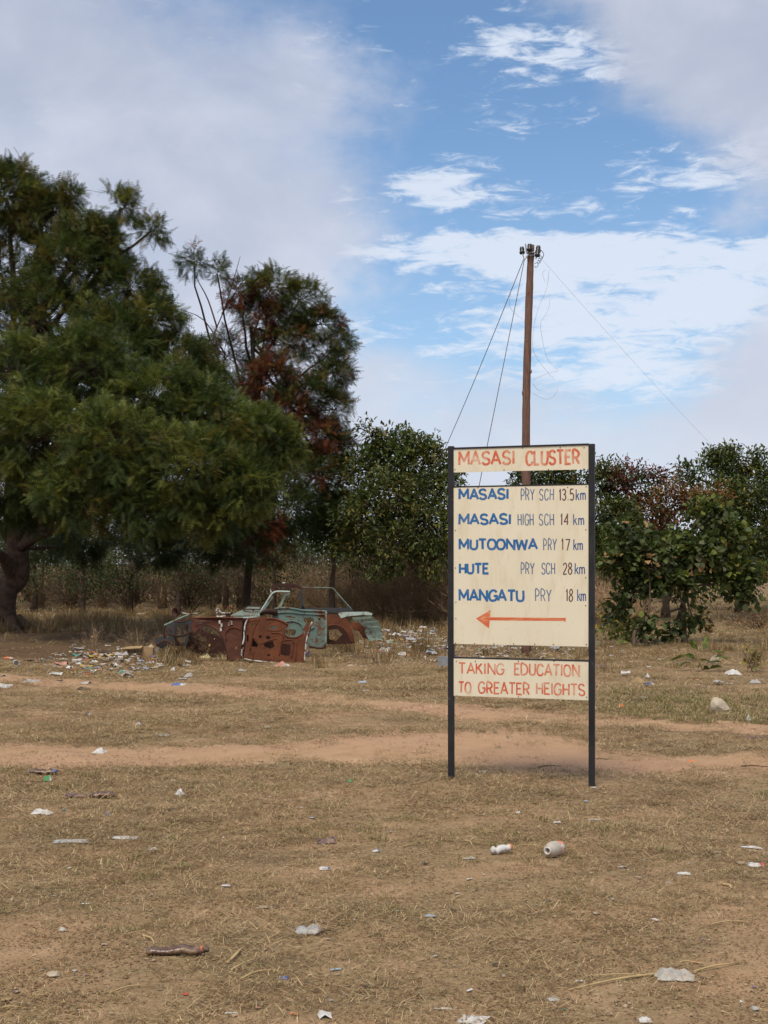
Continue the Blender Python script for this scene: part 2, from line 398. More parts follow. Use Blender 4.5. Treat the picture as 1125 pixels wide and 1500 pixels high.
def in_track(x, y, pad=0.0):
    px = CX + F * x / y; py = HZ + F * CAMZ / y; r = np.zeros(len(x), bool)
    py = py + (vnoise(x, y, 3.5, 5) - .5) * 13 + (vnoise(x, y, 11, 6) - .5) * 8
    for t in TRK:
        a, b = trk_edges(t, px); w = b - a; r |= (py > a + w * (0.12 + pad)) & (py < b - w * (0.12 + pad))
    return r
short = tuft_collection('short_dry', [(170, 0.26, (0.014, 0.050), (50, 89), (0.0008, 0.0018), [.26, .22, .16, .29, .02, .05], s, 11) for s in range(5)] +
                        [(90, 0.22, (0.03, 0.09), (62, 89), (0.0009, 0.0019), [.40, .24, .12, .18, .02, .04], s) for s in range(5, 8)])
shortgreen = tuft_collection('short_green', [(170, 0.20, (0.015, 0.05), (20, 80), (0.0009, 0.002), [.20, .13, .30, .06, .30, .01], s, 7) for s in range(10, 14)])
tall = tuft_collection('tall_dry', [(90, 0.16, (0.10, 0.42), (3, 40), (0.0018, 0.0036), [.10, .22, .15, .36, .02, .15], s) for s in range(20, 25)])
crumb = tuft_collection('crumb', [(70, 0.30, (0.004, 0.020), (74, 89), (0.0015, 0.0045), [.08, .12, .10, .46, .0, .24], s) for s in range(30, 34)])
cp, cs = [], []
for y0, y1, dn, s0 in ((3.9, 8, 80, 0.8), (8, 14, 46, 1.1), (14, 24, 16, 1.7)):
    x, y = field(y0, y1, dn); k = ~in_track(x, y) | (rng.random(len(x)) < .22); x, y = x[k], y[k]; cp.append(np.stack([x, y, ground_h(x, y) + .003], 1)); cs.append(s0 * rng.uniform(.6, 1.3, len(x)))
instance_field('leaf_crumbs', np.concatenate(cp), np.concatenate(cs), crumb, 'brown crumbs of dead leaves and twigs over the sandy ground', .03)
pts, sc = [], []
for y0, y1, dn, s0 in ((3.9, 8, 170, 0.62), (8, 13, 110, 0.85), (13, 20, 46, 1.2), (20, 34, 14, 2.0), (34, 60, 2.5, 4.0)):
    x, y = field(y0, y1, dn)
    c = cover(x, y); p = np.clip((c - 0.30) / 0.22, 0.22, 1)
    k = (rng.random(len(x)) < p) & ~(in_track(x, y) & (rng.random(len(x)) < 0.93))
    bare = (y > 20.6) & (y < 30) & (x < -3.6 - 0.4 * np.sin(y)); k &= ~(bare & (rng.random(len(x)) < 0.93))
    x, y = x[k], y[k]; pts.append(np.stack([x, y, ground_h(x, y)], 1)); sc.append(s0 * rng.uniform(0.6, 1.35, len(x)) * (0.6 + 0.5 * p[k]))
instance_field('dry_grass', np.concatenate(pts), np.concatenate(sc), short, 'short trampled dry grass over the sandy ground')
# greener strip beyond the paths on the right, and thin green sprigs in the foreground
x, y = field(12.0, 16.4, 30); px = CX + F * x / y; py = HZ + F * CAMZ / y
w = np.exp(-((py - 1037) / 22) ** 2) * np.clip((px - 840) / 70, 0, 1); k = (rng.random(len(x)) < w * 1.0) & ~in_track(x, y)
x2, y2 = field(4, 12, 9); k2 = (cover(x2, y2, 9) > 0.53) & ~in_track(x2, y2)
xx = np.concatenate([x[k], x2[k2]]); yy = np.concatenate([y[k], y2[k2]])
instance_field('green_grass', np.stack([xx, yy, ground_h(xx, yy)], 1), rng.uniform(0.8, 1.4, len(xx)) * np.where(yy > 12, 1.3, 0.8), shortgreen, 'patches of short greener grass beside the paths')
# tall dry grass and weeds toward the trees
x, y = field(17.5, 40, 7); px = CX + F * x / y; py = HZ + F * CAMZ / y
w = np.clip((y - 18.3) / 5.0, 0, 1) * 0.45
w = np.where((px < 240) & (y < 29.5), 0.0, w); w = np.where((px < 240) & (y >= 29.5), 0.8, w)
w = np.where((px > 236) & (px < 335) & (y > 20.6) & (y < 23.5), 0.95, w); w = np.where((px > 470) & (px < 660) & (y > 22), 0.8, w)
w = np.where((px > 660), w * .6, w); w = np.where((px > 325) & (px < 465) & (py > 950), 0, w)
w *= np.clip((cover(x, y, 4) - 0.3) / 0.2, 0.15, 1); k = rng.random(len(x)) < w
x, y = x[k], y[k]
instance_field('tall_grass', np.stack([x, y, ground_h(x, y)], 1), rng.uniform(0.5, 1.35, len(x)) * np.where(CX + F * x / y > 660, .6, 1), tall, 'tall dry brown grass and weeds under the trees', 0.1)

# ================================================================== vegetation builders
def basis(d, r=rng):
    d = d / (np.linalg.norm(d, axis=1)[:, None] + 1e-9); rnd = r.normal(0, 1, d.shape) * 0.45 + np.array([0, 0, 1.0])
    y = np.cross(rnd, d); y /= np.linalg.norm(y, axis=1)[:, None] + 1e-9; z = np.cross(d, y)
    return np.stack([d, y, z], 2)
def scatter(T, locs, dirs, size):
    """copies of leaf template T=(verts, tris) joined into arrays"""
    TV, TF = T; B = basis(dirs) * np.asarray(size)[:, None, None]
    V = np.einsum('nij,kj->nki', B, TV) + locs[:, None, :]
    Fc = TF[None] + (np.arange(len(locs)) * len(TV))[:, None, None]
    return V.reshape(-1, 3), Fc.reshape(-1, 3)
def feather(np_=6, w=0.30, droop=0.16):
    V, Fc = [], []
    for k in range(np_):
        t = 0.12 + 0.85 * k / (np_ - 1); L = w * (1 - 0.5 * abs(t - 0.42)) * (1.0 if t < 0.9 else 0.7); z = -droop * t * t
        for s in (-1, 1):
            b = len(V); V += [(t - 0.040, 0, z), (t + 0.040, 0, z), (t + L * 0.55, s * L, z - 0.10 * L - 0.03)]; Fc.append((b, b + 1, b + 2))
    b = len(V); V += [(0, -0.012, 0), (0, 0.012, 0), (1.0, 0, -droop)]; Fc.append((b, b + 1, b + 2))
    return np.array(V, float), np.array(Fc)
def broad(w=0.42, fold=0.12):
    V = [(0, 0, 0), (0.3, w * 0.9, fold), (0.72, w * 0.8, fold * 0.8), (1, 0, -0.12), (0.72, -w * 0.8, fold * 0.8), (0.3, -w * 0.9, fold), (0.5, 0, 0)]
    return np.array(V, float), np.array([(0, 6, 1), (1, 6, 2), (2, 6, 3), (3, 6, 4), (4, 6, 5), (5, 6, 0)])
def smalll(w=0.33):
    return np.array([(0, 0, 0), (0.5, w, 0.06), (1, 0, -0.08), (0.5, -w, 0.06)], float), np.array([(0, 2, 1), (0, 3, 2)])
def twig():
    r = np.random.default_rng(3); V, Fc = [], []
    def seg(a, b, w0, w1):
        a = np.array(a); b = np.array(b); d = b - a; u = np.cross(d, r.normal(0, 1, 3)); u /= np.linalg.norm(u); k = len(V)
        V.extend([a + u * w0, a - u * w0, b - u * w1, b + u * w1]); Fc.extend([(k, k + 1, k + 2), (k, k + 2, k + 3)])
    main = [np.array([0, 0, 0.0])]
    for q in range(3): main.append(main[-1] + np.array([0.33, r.normal(0, 0.05), r.normal(0, 0.05)]))
    for q in range(3):
        seg(main[q], main[q + 1], 0.011 - 0.003 * q, 0.008 - 0.003 * q)
        for s in range(3):
            p = main[q] + (main[q + 1] - main[q]) * r.random(); e = p + np.array([r.uniform(.1, .3), r.normal(0, .13), r.normal(0, .13)]); seg(p, e, 0.006, 0.003)
            seg(e, e + np.array([r.uniform(.05, .15), r.normal(0, .08), r.normal(0, .08)]), 0.004, 0.002)
    return np.array(V), np.array(Fc)
FEA, BRO, SML, TWG, FEA2 = feather(), broad(), smalll(), twig(), feather(6, 0.2, 0.5)
LONG = broad(0.2, 0.08)
M_bark = plain('bark', (0.085, 0.060, 0.045), 0.9, 0.45, 9, 0.15, 0, 0.9, 25)
M_barkp = plain('bark_pale', (0.19, 0.145, 0.105), 0.9, 0.4, 14, 0.15, 0, 0.6, 40)
M_twig = plain('dry_twig', (0.24, 0.165, 0.10), 0.9, 0.35, 10)
M_twigd = plain('dark_twig', (0.10, 0.070, 0.046), 0.9, 0.35, 10)
g_dark = leafmat('leaf_dark', (0.045, 0.066, 0.020)); g_mid = leafmat('leaf_mid', (0.078, 0.108, 0.030)); g_lite = leafmat('leaf_light', (0.160, 0.182, 0.042))
g_olive = leafmat('leaf_olive', (0.150, 0.128, 0.034)); g_red = leafmat('leaf_dead_red', (0.20, 0.065, 0.034), 0.15, 0.1); g_rust = leafmat('leaf_rust', (0.21, 0.090, 0.036), 0.15, 0.1)
g_grey = leafmat('leaf_grey', (0.095, 0.106, 0.048)); g_yel = leafmat('leaf_yellow', (0.30, 0.22, 0.05)); g_tan = leafmat('leaf_tan', (0.34, 0.215, 0.10), 0.15, 0.1)
g_flow = leafmat('flower_yellow', (0.62, 0.40, 0.03), 0.2, 0.1); g_maroon = leafmat('leaf_maroon', (0.11, 0.038, 0.032), 0.15, 0.15)
PAL = [g_dark, g_mid, g_lite, g_olive, g_red, g_rust, g_grey, g_yel, g_tan, g_maroon]
#       0       1      2       3        4      5       6       7      8      9
def unit(n, up=0.0):
    v = rng.normal(0, 1, (n, 3)); v[:, 2] += up; return v / np.linalg.norm(v, axis=1)[:, None]
def tree(name, label, cat, base, trunk, lobes, T, leaf, per, droop=0.3, bark=M_bark, group=None, tr=0.3, twr=0.012, spread=0.25, outward=1.0, rosette_=0.95, up=0.0, dens=1.0):
    """trunk: list of points; lobes: (centre, (rx,ry,rz), clumps, palette probabilities, sparse)"""
    r = root(name, base, label, cat, group)
    mb = MB(); tp = smooth_path(trunk, 4)
    rad = np.linspace(tr, tr * 0.35, len(tp)); rad[0] *= 1.5; rad[1] *= 1.18
    ring = 10
    mb.tube(tp, rad, ring)
    LV, LF, LM, n0 = [], [], [], 0
    for (c, R, ncl, pal, hollow) in lobes:
        c = np.array(c); R = np.array(R, float); ncl = max(3, int(ncl * dens))
        at = tp[int(len(tp) * rng.uniform(0.45, 0.98))]
        dist = np.linalg.norm(c - at)
        lp = curve3(at, c, (rng.normal(0, .06) * dist, rng.normal(0, .06) * dist, rng.uniform(-0.03, 0.10) * dist), 7); lp[1:-1] += rng.normal(0, .012, (5, 3)) * dist
        lr = min(tr * 0.36, 0.012 + 0.020 * dist, 0.02 + ncl * 0.0022); mb.tube(lp, np.linspace(lr, lr * 0.4, 7), 6)
        u = unit(ncl, 0.25); rr = hollow + (1 - hollow) * rng.random(ncl) ** 0.55
        # uneven surface: some directions reach further
        bump = 0.88 + 0.17 * np.sin(u[:, 0] * 5 + c[0] * 3) * np.sin(u[:, 2] * 6 + c[2] * 2) + np.clip(rng.normal(0, 0.05, ncl), -.12, .06)
        p = c + u * R * (rr * bump)[:, None]
        st = c + (rng.random((ncl, 1)) * 0.45) * (p - c) * np.array([1, 1, 0.7]) + rng.normal(0, 0.05, (ncl, 3)) * R
        for a, b in list(zip(st, p))[::2]:
            d = np.linalg.norm(b - a); mb.tube(curve3(a, b, (0, 0, -0.05 * d), 4), [twr * 1.5, twr, twr * 0.7, twr * 0.4], 3, cap=False)
        k = per; N_ = ncl * k
        base_ = np.repeat(p, k, 0) + np.clip(rng.normal(0, 1, (N_, 3)), -1.5, 1.5) * spread * 0.28; bd = np.repeat(u * outward, k, 0) + unit(N_, up) * rosette_; bd[:, 2] -= droop * rng.random(N_)
        size = rng.uniform(leaf[0], leaf[1], N_)
        V, Fc = scatter(T, base_, bd, size); LV.append(V); LF.append(Fc + n0); n0 += len(V)
        cm = rng.choice(10, ncl, p=pal); lm = np.repeat(cm, k); sw = rng.random(N_) < 0.15; lm[sw] = rng.choice(10, sw.sum(), p=pal)
        LM.append(np.repeat(lm, len(T[1])))
    mb.build('trunk', bark, r, True)
    mesh('crown', np.concatenate(LV), np.concatenate(LF), PAL, r, False, np.concatenate(LM))
    return r
def pal(**k):
    names = dict(dark=0, mid=1, lite=2, olive=3, red=4, rust=5, grey=6, yel=7, tan=8, maroon=9); a = np.zeros(10)
    for q, v in k.items(): a[names[q]] = v
    return a / a.sum()
def L(px, py, rpx, Y, n, p, hollow=0.35, ry=None, depth=0.9):
    c = P(px, py, Y); s = Y / F; rx = rpx * s; rz = (ry if ry else rpx * 0.85) * s
    return (c, (rx, rx * depth, rz), n, p, hollow)

# ---------------- the big feathery tree on the left
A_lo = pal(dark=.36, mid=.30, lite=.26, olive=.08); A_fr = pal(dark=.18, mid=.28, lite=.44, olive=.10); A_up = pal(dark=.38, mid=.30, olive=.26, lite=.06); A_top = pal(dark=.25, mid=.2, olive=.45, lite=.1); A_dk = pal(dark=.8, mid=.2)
Yt = 30.0
bA = G(8, 925)
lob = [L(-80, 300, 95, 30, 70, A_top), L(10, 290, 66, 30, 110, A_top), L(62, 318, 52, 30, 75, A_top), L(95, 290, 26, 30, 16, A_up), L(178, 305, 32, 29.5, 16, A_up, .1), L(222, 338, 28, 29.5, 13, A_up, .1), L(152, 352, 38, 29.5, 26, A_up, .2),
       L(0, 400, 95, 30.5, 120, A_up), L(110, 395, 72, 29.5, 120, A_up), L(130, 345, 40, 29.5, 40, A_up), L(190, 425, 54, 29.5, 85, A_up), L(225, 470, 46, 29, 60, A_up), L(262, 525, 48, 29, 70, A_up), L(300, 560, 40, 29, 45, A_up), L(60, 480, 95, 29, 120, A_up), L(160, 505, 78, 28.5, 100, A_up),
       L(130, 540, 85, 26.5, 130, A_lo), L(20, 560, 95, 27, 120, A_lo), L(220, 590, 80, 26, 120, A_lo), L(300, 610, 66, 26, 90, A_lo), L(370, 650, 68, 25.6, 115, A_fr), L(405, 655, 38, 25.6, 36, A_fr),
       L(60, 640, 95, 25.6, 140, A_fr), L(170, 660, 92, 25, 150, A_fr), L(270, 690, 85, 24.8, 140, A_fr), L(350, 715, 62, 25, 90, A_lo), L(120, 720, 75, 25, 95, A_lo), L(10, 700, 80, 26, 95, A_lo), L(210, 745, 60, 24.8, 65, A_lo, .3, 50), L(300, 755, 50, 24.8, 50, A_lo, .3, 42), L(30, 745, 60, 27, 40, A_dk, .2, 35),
       L(-90, 500, 120, 30, 120, A_up), L(-110, 660, 110, 28, 120, A_lo), L(90, 600, 110, 33, 80, A_dk), L(120, 800, 60, 33, 44, A_dk, .2, 26), L(235, 805, 60, 33, 44, A_dk, .2, 28), L(340, 805, 55, 33, 44, A_dk, .2, 30), L(60, 795, 55, 34, 30, A_dk, .2, 24), L(220, 640, 100, 33, 80, A_dk), L(330, 740, 70, 31, 50, A_dk), L(150, 735, 100, 31, 60, A_dk)]  # low dark lobes under the canopy are added to shade the scrub below
lob = [(a, b, n_, p_, .5 if h_ > .3 else h_) for a, b, n_, p_, h_ in lob]
tA = [bA, P(2, 895, bA[1]), P(8, 862, bA[1]), P(26, 842, bA[1]), P(24, 790, bA[1] - .2), P(20, 720, bA[1] - .3), P(30, 620, bA[1] - .5), P(40, 500, bA[1] - .5), P(45, 420, bA[1] - .3)]
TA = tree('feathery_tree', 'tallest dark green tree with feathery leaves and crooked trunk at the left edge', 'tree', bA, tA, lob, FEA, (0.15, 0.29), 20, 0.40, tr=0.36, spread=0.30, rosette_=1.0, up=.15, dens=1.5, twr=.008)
mb = MB()
for a, b, rr in (((20, 850), (-14, 812), .17), ((24, 812), (70, 775), .10), ((22, 800), (150, 742), .11), ((24, 780), (230, 700), .12)):
    d = P(*b, bA[1] - 1.5); mb.tube(smooth_path([P(*a, bA[1]), (P(*a, bA[1]) + d) / 2 + np.array([0, 0, .25]), d], 4), np.linspace(rr, rr * .5, 9), 7)
for ang in (-2.7, -1.9, -0.9, 0.0, 0.6, -3.4):
    d = np.array([math.cos(ang), math.sin(ang), 0]); mb.tube(np.array([bA + d * .25 + [0, 0, .30], bA + d * .5 + [0, 0, .10], bA + d * .85 + [0, 0, .0], bA + d * 1.3 + [0, 0, -.06]]), [.16, .13, .08, .03], 6)
mb.build('branch', M_bark, TA, True)

# ---------------- second feathery tree, part of it dead and red
bB = G(360, 915)
B_g = pal(dark=.5, mid=.25, olive=.2, red=.05); B_r = pal(red=.40, maroon=.2, dark=.20, rust=.10, olive=.10); B_m = pal(dark=.42, red=.3, olive=.16, mid=.12); B_o = pal(dark=.35, mid=.25, olive=.4)
lob = [L(285, 385, 30, 33, 10, B_g, .1), L(318, 400, 24, 33, 7, B_g, .1), L(395, 425, 42, 33, 38, B_g), L(352, 430, 28, 33, 16, B_r), L(440, 438, 40, 33, 34, B_o), L(380, 465, 42, 33, 42, B_r), L(470, 475, 36, 33, 34, B_g), L(497, 500, 25, 33, 16, B_o), L(488, 545, 38, 33, 38, B_g), L(420, 505, 52, 33, 50, B_m),
       L(330, 520, 45, 34, 32, B_m), L(395, 560, 50, 32.5, 56, B_r), L(450, 575, 42, 32.5, 38, B_m), L(490, 600, 34, 33, 26, B_g), L(420, 612, 44, 32.5, 46, B_r), L(465, 640, 40, 32.5, 42, B_r), L(500, 650, 26, 33, 20, B_g), L(350, 590, 50, 34, 36, B_m),
       L(470, 700, 55, 32.5, 75, B_m), L(430, 745, 55, 32, 60, A_dk), L(490, 750, 40, 32.5, 42, A_dk), L(380, 770, 44, 31.5, 34, B_r), L(340, 650, 60, 35, 44, A_dk), L(400, 800, 40, 32, 24, B_m)]
tB = [bB, P(362, 860, bB[1]), P(370, 780, bB[1]), P(385, 700, bB[1]), P(378, 620, bB[1]), P(372, 540, bB[1]), P(368, 480, bB[1])]
TB = tree('half_dead_tree', 'feathery tree with reddish dead foliage between the big tree and the broad green one', 'tree', bB, tB, lob, FEA, (0.15, 0.28), 18, 0.45, tr=0.12, spread=0.28, rosette_=1.0, up=.15, dens=1.7, twr=.008)
mb = MB()
for pts_ in ([(300, 560), (310, 500), (330, 450), (345, 400), (352, 375)], [(318, 480), (305, 440), (292, 415), (280, 395)], [(325, 460), (350, 420), (372, 392)], [(330, 520), (300, 470), (262, 452)], [(372, 600), (330, 560), (300, 545), (285, 520)], [(372, 560), (410, 530), (440, 520)]):
    q_ = smooth_path([P(a, b, 33) for a, b in pts_], 3); mb.tube(q_, np.linspace(.024, .006, len(q_)), 5)
mb.build('branch', M_twigd, TB, True)

# ---------------- broadleaved tree left of the sign
C_p = pal(dark=.20, mid=.32, olive=.18, grey=.16, lite=.14); C_t = pal(dark=.25, mid=.35, olive=.22, lite=.12, yel=.02, grey=.04)
bC = G(618, 912)
lob = [L(580, 665, 48, 32, 60, C_t), L(620, 680, 40, 32, 50, C_t), L(540, 690, 42, 32, 50, C_t), L(598, 648, 18, 32, 12, C_t, .1), L(632, 655, 16, 32, 9, C_t, .1), L(560, 655, 16, 32, 9, C_t, .1), L(548, 640, 16, 32, 6, C_t, 0), L(535, 625, 10, 32, 3, C_t, 0), L(648, 715, 36, 31.5, 42, C_p), L(585, 730, 60, 31.3, 90, C_p), L(535, 755, 50, 31.3, 65, C_p), L(630, 770, 52, 31, 70, C_p), L(670, 760, 40, 31.5, 40, C_p),
       L(575, 800, 55, 31, 64, C_p), L(640, 820, 40, 31, 36, C_p), L(520, 800, 38, 31.5, 36, C_p), L(600, 760, 70, 33.5, 50, C_p), L(500, 690, 22, 32.5, 14, C_t)]
tC = [bC, P(612, 865, bC[1]), P(606, 830, bC[1]), P(600, 790, bC[1]), P(595, 740, bC[1]), P(590, 700, bC[1])]
tree('broadleaved_tree', 'rounded broadleaved tree with reddish trunk just left of the sign', 'tree', bC, tC, lob, LONG, (0.08, 0.16), 27, 0.3, tr=0.15, spread=0.55)
# slim pale-trunked tree beside it
bS = G(487, 915)
tree('slim_tree', 'slim pale-trunked tree standing behind the rear of the wreck', 'tree', bS, [bS, P(486, 860, bS[1]), P(489, 830, bS[1]), P(488, 790, bS[1])],
     [L(480, 775, 34, bS[1], 26, C_p), L(500, 790, 28, bS[1], 18, C_p)], LONG, (0.12, 0.2), 24, 0.3, bark=M_barkp, tr=0.10, spread=0.5)

# ---------------- trees behind and right of the sign
D_g = pal(dark=.30, mid=.3, grey=.2, olive=.15, lite=.05); D_r = pal(rust=.36, red=.10, maroon=.10, olive=.22, mid=.12, tan=.05, dark=.05); D_m = pal(maroon=.42, dark=.25, red=.2, rust=.13); E_p = pal(dark=.22, mid=.3, grey=.24, lite=.16, olive=.06, yel=.02)
b = G(792, 905)
tree('tree_behind_sign', 'leafy tree whose top shows in the gap between the sign boards', 'tree', b, [b, P(790, 850, b[1]), P(795, 790, b[1]), P(800, 740, b[1])],
     [L(770, 712, 34, 35, 34, D_g), L(815, 708, 36, 35, 40, D_g), L(850, 720, 36, 35, 36, D_g), L(800, 770, 80, 35, 90, D_g), L(720, 780, 50, 35, 44, D_g), L(870, 790, 50, 35, 44, D_g)], LONG, (0.09, 0.18), 32, 0.3, tr=0.13, spread=0.55)
b = G(905, 905)
tree('leafy_tree', 'dark leafy tree directly right of the sign, behind the round-leaved bush', 'tree', b, [b, P(903, 850, b[1]), P(900, 790, b[1]), P(900, 740, b[1])],
     [L(885, 705, 26, 35, 24, D_g), L(915, 710, 30, 35, 24, D_m), L(900, 760, 42, 34.5, 60, D_g), L(890, 810, 44, 34, 54, D_g), L(925, 800, 40, 34.5, 44, D_g), L(878, 688, 14, 35, 7, D_g, .1)], LONG, (0.085, 0.17), 30, 0.3, tr=0.12, spread=0.5)
b = G(975, 905)
tree('russet_tree', 'tree with russet and orange dying leaves right of the sign', 'tree', b, [b, P(975, 850, b[1]), P(970, 790, b[1]), P(968, 740, b[1])],
     [L(935, 700, 26, 36, 16, D_m, .2), L(970, 705, 28, 36, 18, D_m, .2), L(905, 690, 18, 36, 8, D_m, .2), L(985, 738, 36, 35, 40, D_r), L(945, 748, 36, 35, 40, D_r), L(1020, 735, 30, 35, 28, D_r), L(965, 790, 44, 35, 50, D_m), L(1050, 730, 22, 35, 14, D_r)], LONG, (0.08, 0.16), 24, 0.3, tr=0.11, spread=0.5)
b = G(1085, 898)
tree('tall_bushy_tree', 'tall bushy green tree at the right edge, rising above the russet one', 'tree', b, [b, P(1083, 840, b[1]), P(1078, 780, b[1]), P(1075, 720, b[1])],
     [L(1064, 684, 30, 38, 40, E_p), L(1070, 664, 14, 38, 9, E_p, .1), L(1040, 672, 14, 38, 8, E_p, .1), L(1012, 698, 22, 38, 16, E_p), L(1100, 700, 26, 38, 28, E_p), L(1108, 674, 14, 38, 9, E_p, .1), L(1050, 735, 46, 37.5, 64, E_p), L(1105, 745, 52, 37.5, 74, E_p), L(1150, 720, 50, 38, 60, E_p), L(1070, 790, 50, 37, 60, D_g), L(1130, 800, 50, 37, 60, D_g)], LONG, (0.09, 0.18), 32, 0.25, tr=0.15, spread=0.55)

# ---------------- round-leaved bush on the right
F_l = pal(dark=.26, mid=.32, grey=.30, lite=.09, tan=.02, yel=.0); F_r = pal(mid=.34, dark=.20, lite=.26, grey=.12, olive=.06, yel=.015, tan=.02)
bF = G(1003, 944); Yf = bF[1]
lob = [L(925, 785, 26, Yf, 22, F_l), L(910, 825, 28, Yf - .2, 26, F_l), L(950, 828, 32, Yf - .2, 30, F_l), L(990, 800, 26, Yf, 22, F_r), L(1035, 758, 28, Yf, 28, F_r), L(1068, 785, 30, Yf, 30, F_r), L(1025, 812, 34, Yf - .2, 34, F_r), L(1065, 838, 32, Yf, 30, F_r), L(990, 855, 30, Yf - .2, 26, F_l, .3, 22), L(925, 868, 26, Yf, 20, F_l),
       L(1092, 868, 24, Yf, 16, F_r, .3, 16), L(1098, 835, 20, Yf, 12, F_r, .3), L(940, 922, 22, Yf - .2, 14, F_l, .2, 15), L(985, 928, 16, Yf, 8, F_l, .2, 12), L(1015, 905, 16, Yf, 8, F_l, .2), L(903, 895, 14, Yf, 7, F_l)]
TF = tree('round_leaved_bush', 'spreading bush with large round leaves on two thin stems right of the sign', 'bush', bF, [bF, P(1002, 920, Yf), P(1000, 890, Yf), P(1008, 860, Yf), P(1010, 820, Yf)], lob, BRO, (0.085, 0.165), 15, 0.35, bark=M_twigd, tr=0.06, spread=0.42, twr=0.008)
mb = MB()
b2 = G(929, 948)
mb.tube(smooth_path([b2, P(930, 925, b2[1] + .2), P(948, 905, b2[1] + .4), P(952, 860, b2[1] + .5), P(948, 820, b2[1] + .5)], 4), np.linspace(.035, .015, 17), 7)
mb.tube(smooth_path([P(1003, 905, Yf), P(1002, 885, Yf - .3), P(985, 876, Yf - .4), P(965, 882, Yf - .4)], 4), np.linspace(.022, .014, 13), 6)
mb.build('stem', M_twigd, TF, True)

# ---------------- dry bushes: brown brush behind the wreck and under the trees
def brush(name, label, base, w, h, n, leafp, mt=M_twig, leaves=250, group=None, lsize=(0.03, 0.07), cat='bush', green=0.0):
    r = root(name, base, label, cat, group); b = np.array(base)
    mb = MB()
    th = rng.uniform(0, 6.283, n); lean = rng.random(n) ** 0.6
    tips = b + np.stack([np.cos(th) * lean * w, np.sin(th) * lean * w * 0.8, h * (0.55 + 0.5 * rng.random(n)) * (1 - 0.45 * lean ** 2)], 1)
    for t_ in tips[:max(6, n // 3)]:
        st = b + rng.normal(0, 0.06, 3) * [1, 1, 0]; mb.tube(curve3(st, t_, (0, 0, 0.06 * h), 5), np.linspace(0.010, 0.003, 5), 3, cap=False)
    mb.build('stem', mt, r)
    k = n * 5; f = rng.uniform(0.15, 0.95, k); tt = tips[rng.integers(0, n, k)]
    p = b + (tt - b) * f[:, None] + rng.normal(0, 0.05, (k, 3)) * w; d = (tt - b) / np.linalg.norm(tt - b, axis=1)[:, None] + unit(k, 0.3) * 0.7
    p[:, 2] = np.maximum(p[:, 2], b[2] + 0.02)
    V, Fc = scatter(TWG, p, d, rng.uniform(0.25, 0.55, k) * min(1.3, h))
    mesh('twigs', V, Fc, mt, r)['kind'] = 'stuff'
    if leaves:
        q = rng.integers(0, n, leaves); f = rng.uniform(0.3, 1.08, leaves); p = b + (tips[q] - b) * f[:, None] + rng.normal(0, 0.09, (leaves, 3)) * np.array([w, w, h])
        p[:, 2] = np.maximum(p[:, 2], b[2] + 0.03)
        V, Fc = scatter(SML, p, unit(leaves), rng.uniform(lsize[0], lsize[1], leaves)); mesh('leaves', V, Fc, PAL, r, mi=np.repeat(rng.choice(10, leaves, p=leafp), 2))
    return r
M_brushw = plain('brown_brushwood', (0.42, 0.29, 0.17), 0.9, 0.35, 10)
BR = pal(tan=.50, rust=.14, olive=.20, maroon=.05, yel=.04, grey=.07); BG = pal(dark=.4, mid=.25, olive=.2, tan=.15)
gname = 'dry brown bushes behind the wreck and the sign'
spots = [(470, 905, .9, 1.0), (505, 912, .9, 1.1), (535, 905, 1.0, 1.2), (560, 915, .9, 1.1), (590, 912, 1.0, 1.15), (615, 918, .9, 1.0), (640, 914, .9, 1.1), (665, 920, .9, 1.0), (700, 922, .9, .9), (740, 915, .9, 1.0), (790, 918, .9, .9), (835, 916, .9, .9), (880, 915, .8, .9), (905, 925, .7, .7), (575, 902, 1.3, 1.6), (525, 897, 1.3, 1.6), (640, 900, 1.3, 1.6), (440, 900, 1.2, 1.1), (420, 892, 1.2, 1.2)]
ordn = ['first', 'second', 'third', 'fourth', 'fifth', 'sixth', 'seventh', 'eighth', 'ninth', 'tenth', 'eleventh', 'twelfth', 'thirteenth', 'fourteenth', 'fifteenth', 'sixteenth', 'seventeenth', 'eighteenth', 'nineteenth', 'twentieth', 'twenty-first', 'twenty-second', 'twenty-third']
for i_, (a, b, w, h) in enumerate(sorted(spots)):
    where = 'behind the wreck' if a < 560 else 'between the wreck and the sign' if a < 655 else 'seen behind the sign' if a < 865 else 'right of the sign'
    brush('dry_bush', 'dry brown bush %s, %s from the left of its row' % (where, ordn[i_]), G(a, b), w, h * 1.6, 58, BR, M_brushw if rng.random() < .7 else M_twig, 620, gname)
gname2 = 'dark dry bushes in the shade behind the big tree'
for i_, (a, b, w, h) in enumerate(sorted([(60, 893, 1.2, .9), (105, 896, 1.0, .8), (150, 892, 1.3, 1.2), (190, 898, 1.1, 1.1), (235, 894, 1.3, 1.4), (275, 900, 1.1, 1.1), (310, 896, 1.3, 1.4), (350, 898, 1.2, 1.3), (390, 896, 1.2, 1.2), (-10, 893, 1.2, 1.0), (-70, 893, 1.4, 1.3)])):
    brush('shaded_bush', 'dark dry bush in the shade behind the big tree, %s from the left' % ordn[i_], G(a, b), w * 1.1, h * rng.uniform(1.5, 2.2), 85, pal(dark=.12, olive=.25, tan=.22, maroon=.16, rust=.25), M_twigd if i_ % 2 else M_twig, 520, gname2)  # dark twigs on alternate bushes put the canopy's shade into their colour
brush('bare_shrub', 'bare pale-twigged shrub in the shade under the big tree', G(193, 888), 1.0, 2.1, 9, BR, M_barkp, 0, cat='shrub')
brush('bare_shrub', 'thinner bare shrub left of the pale-twigged one under the big tree', G(148, 886), .9, 1.5, 7, BR, M_barkp, 0, cat='shrub')
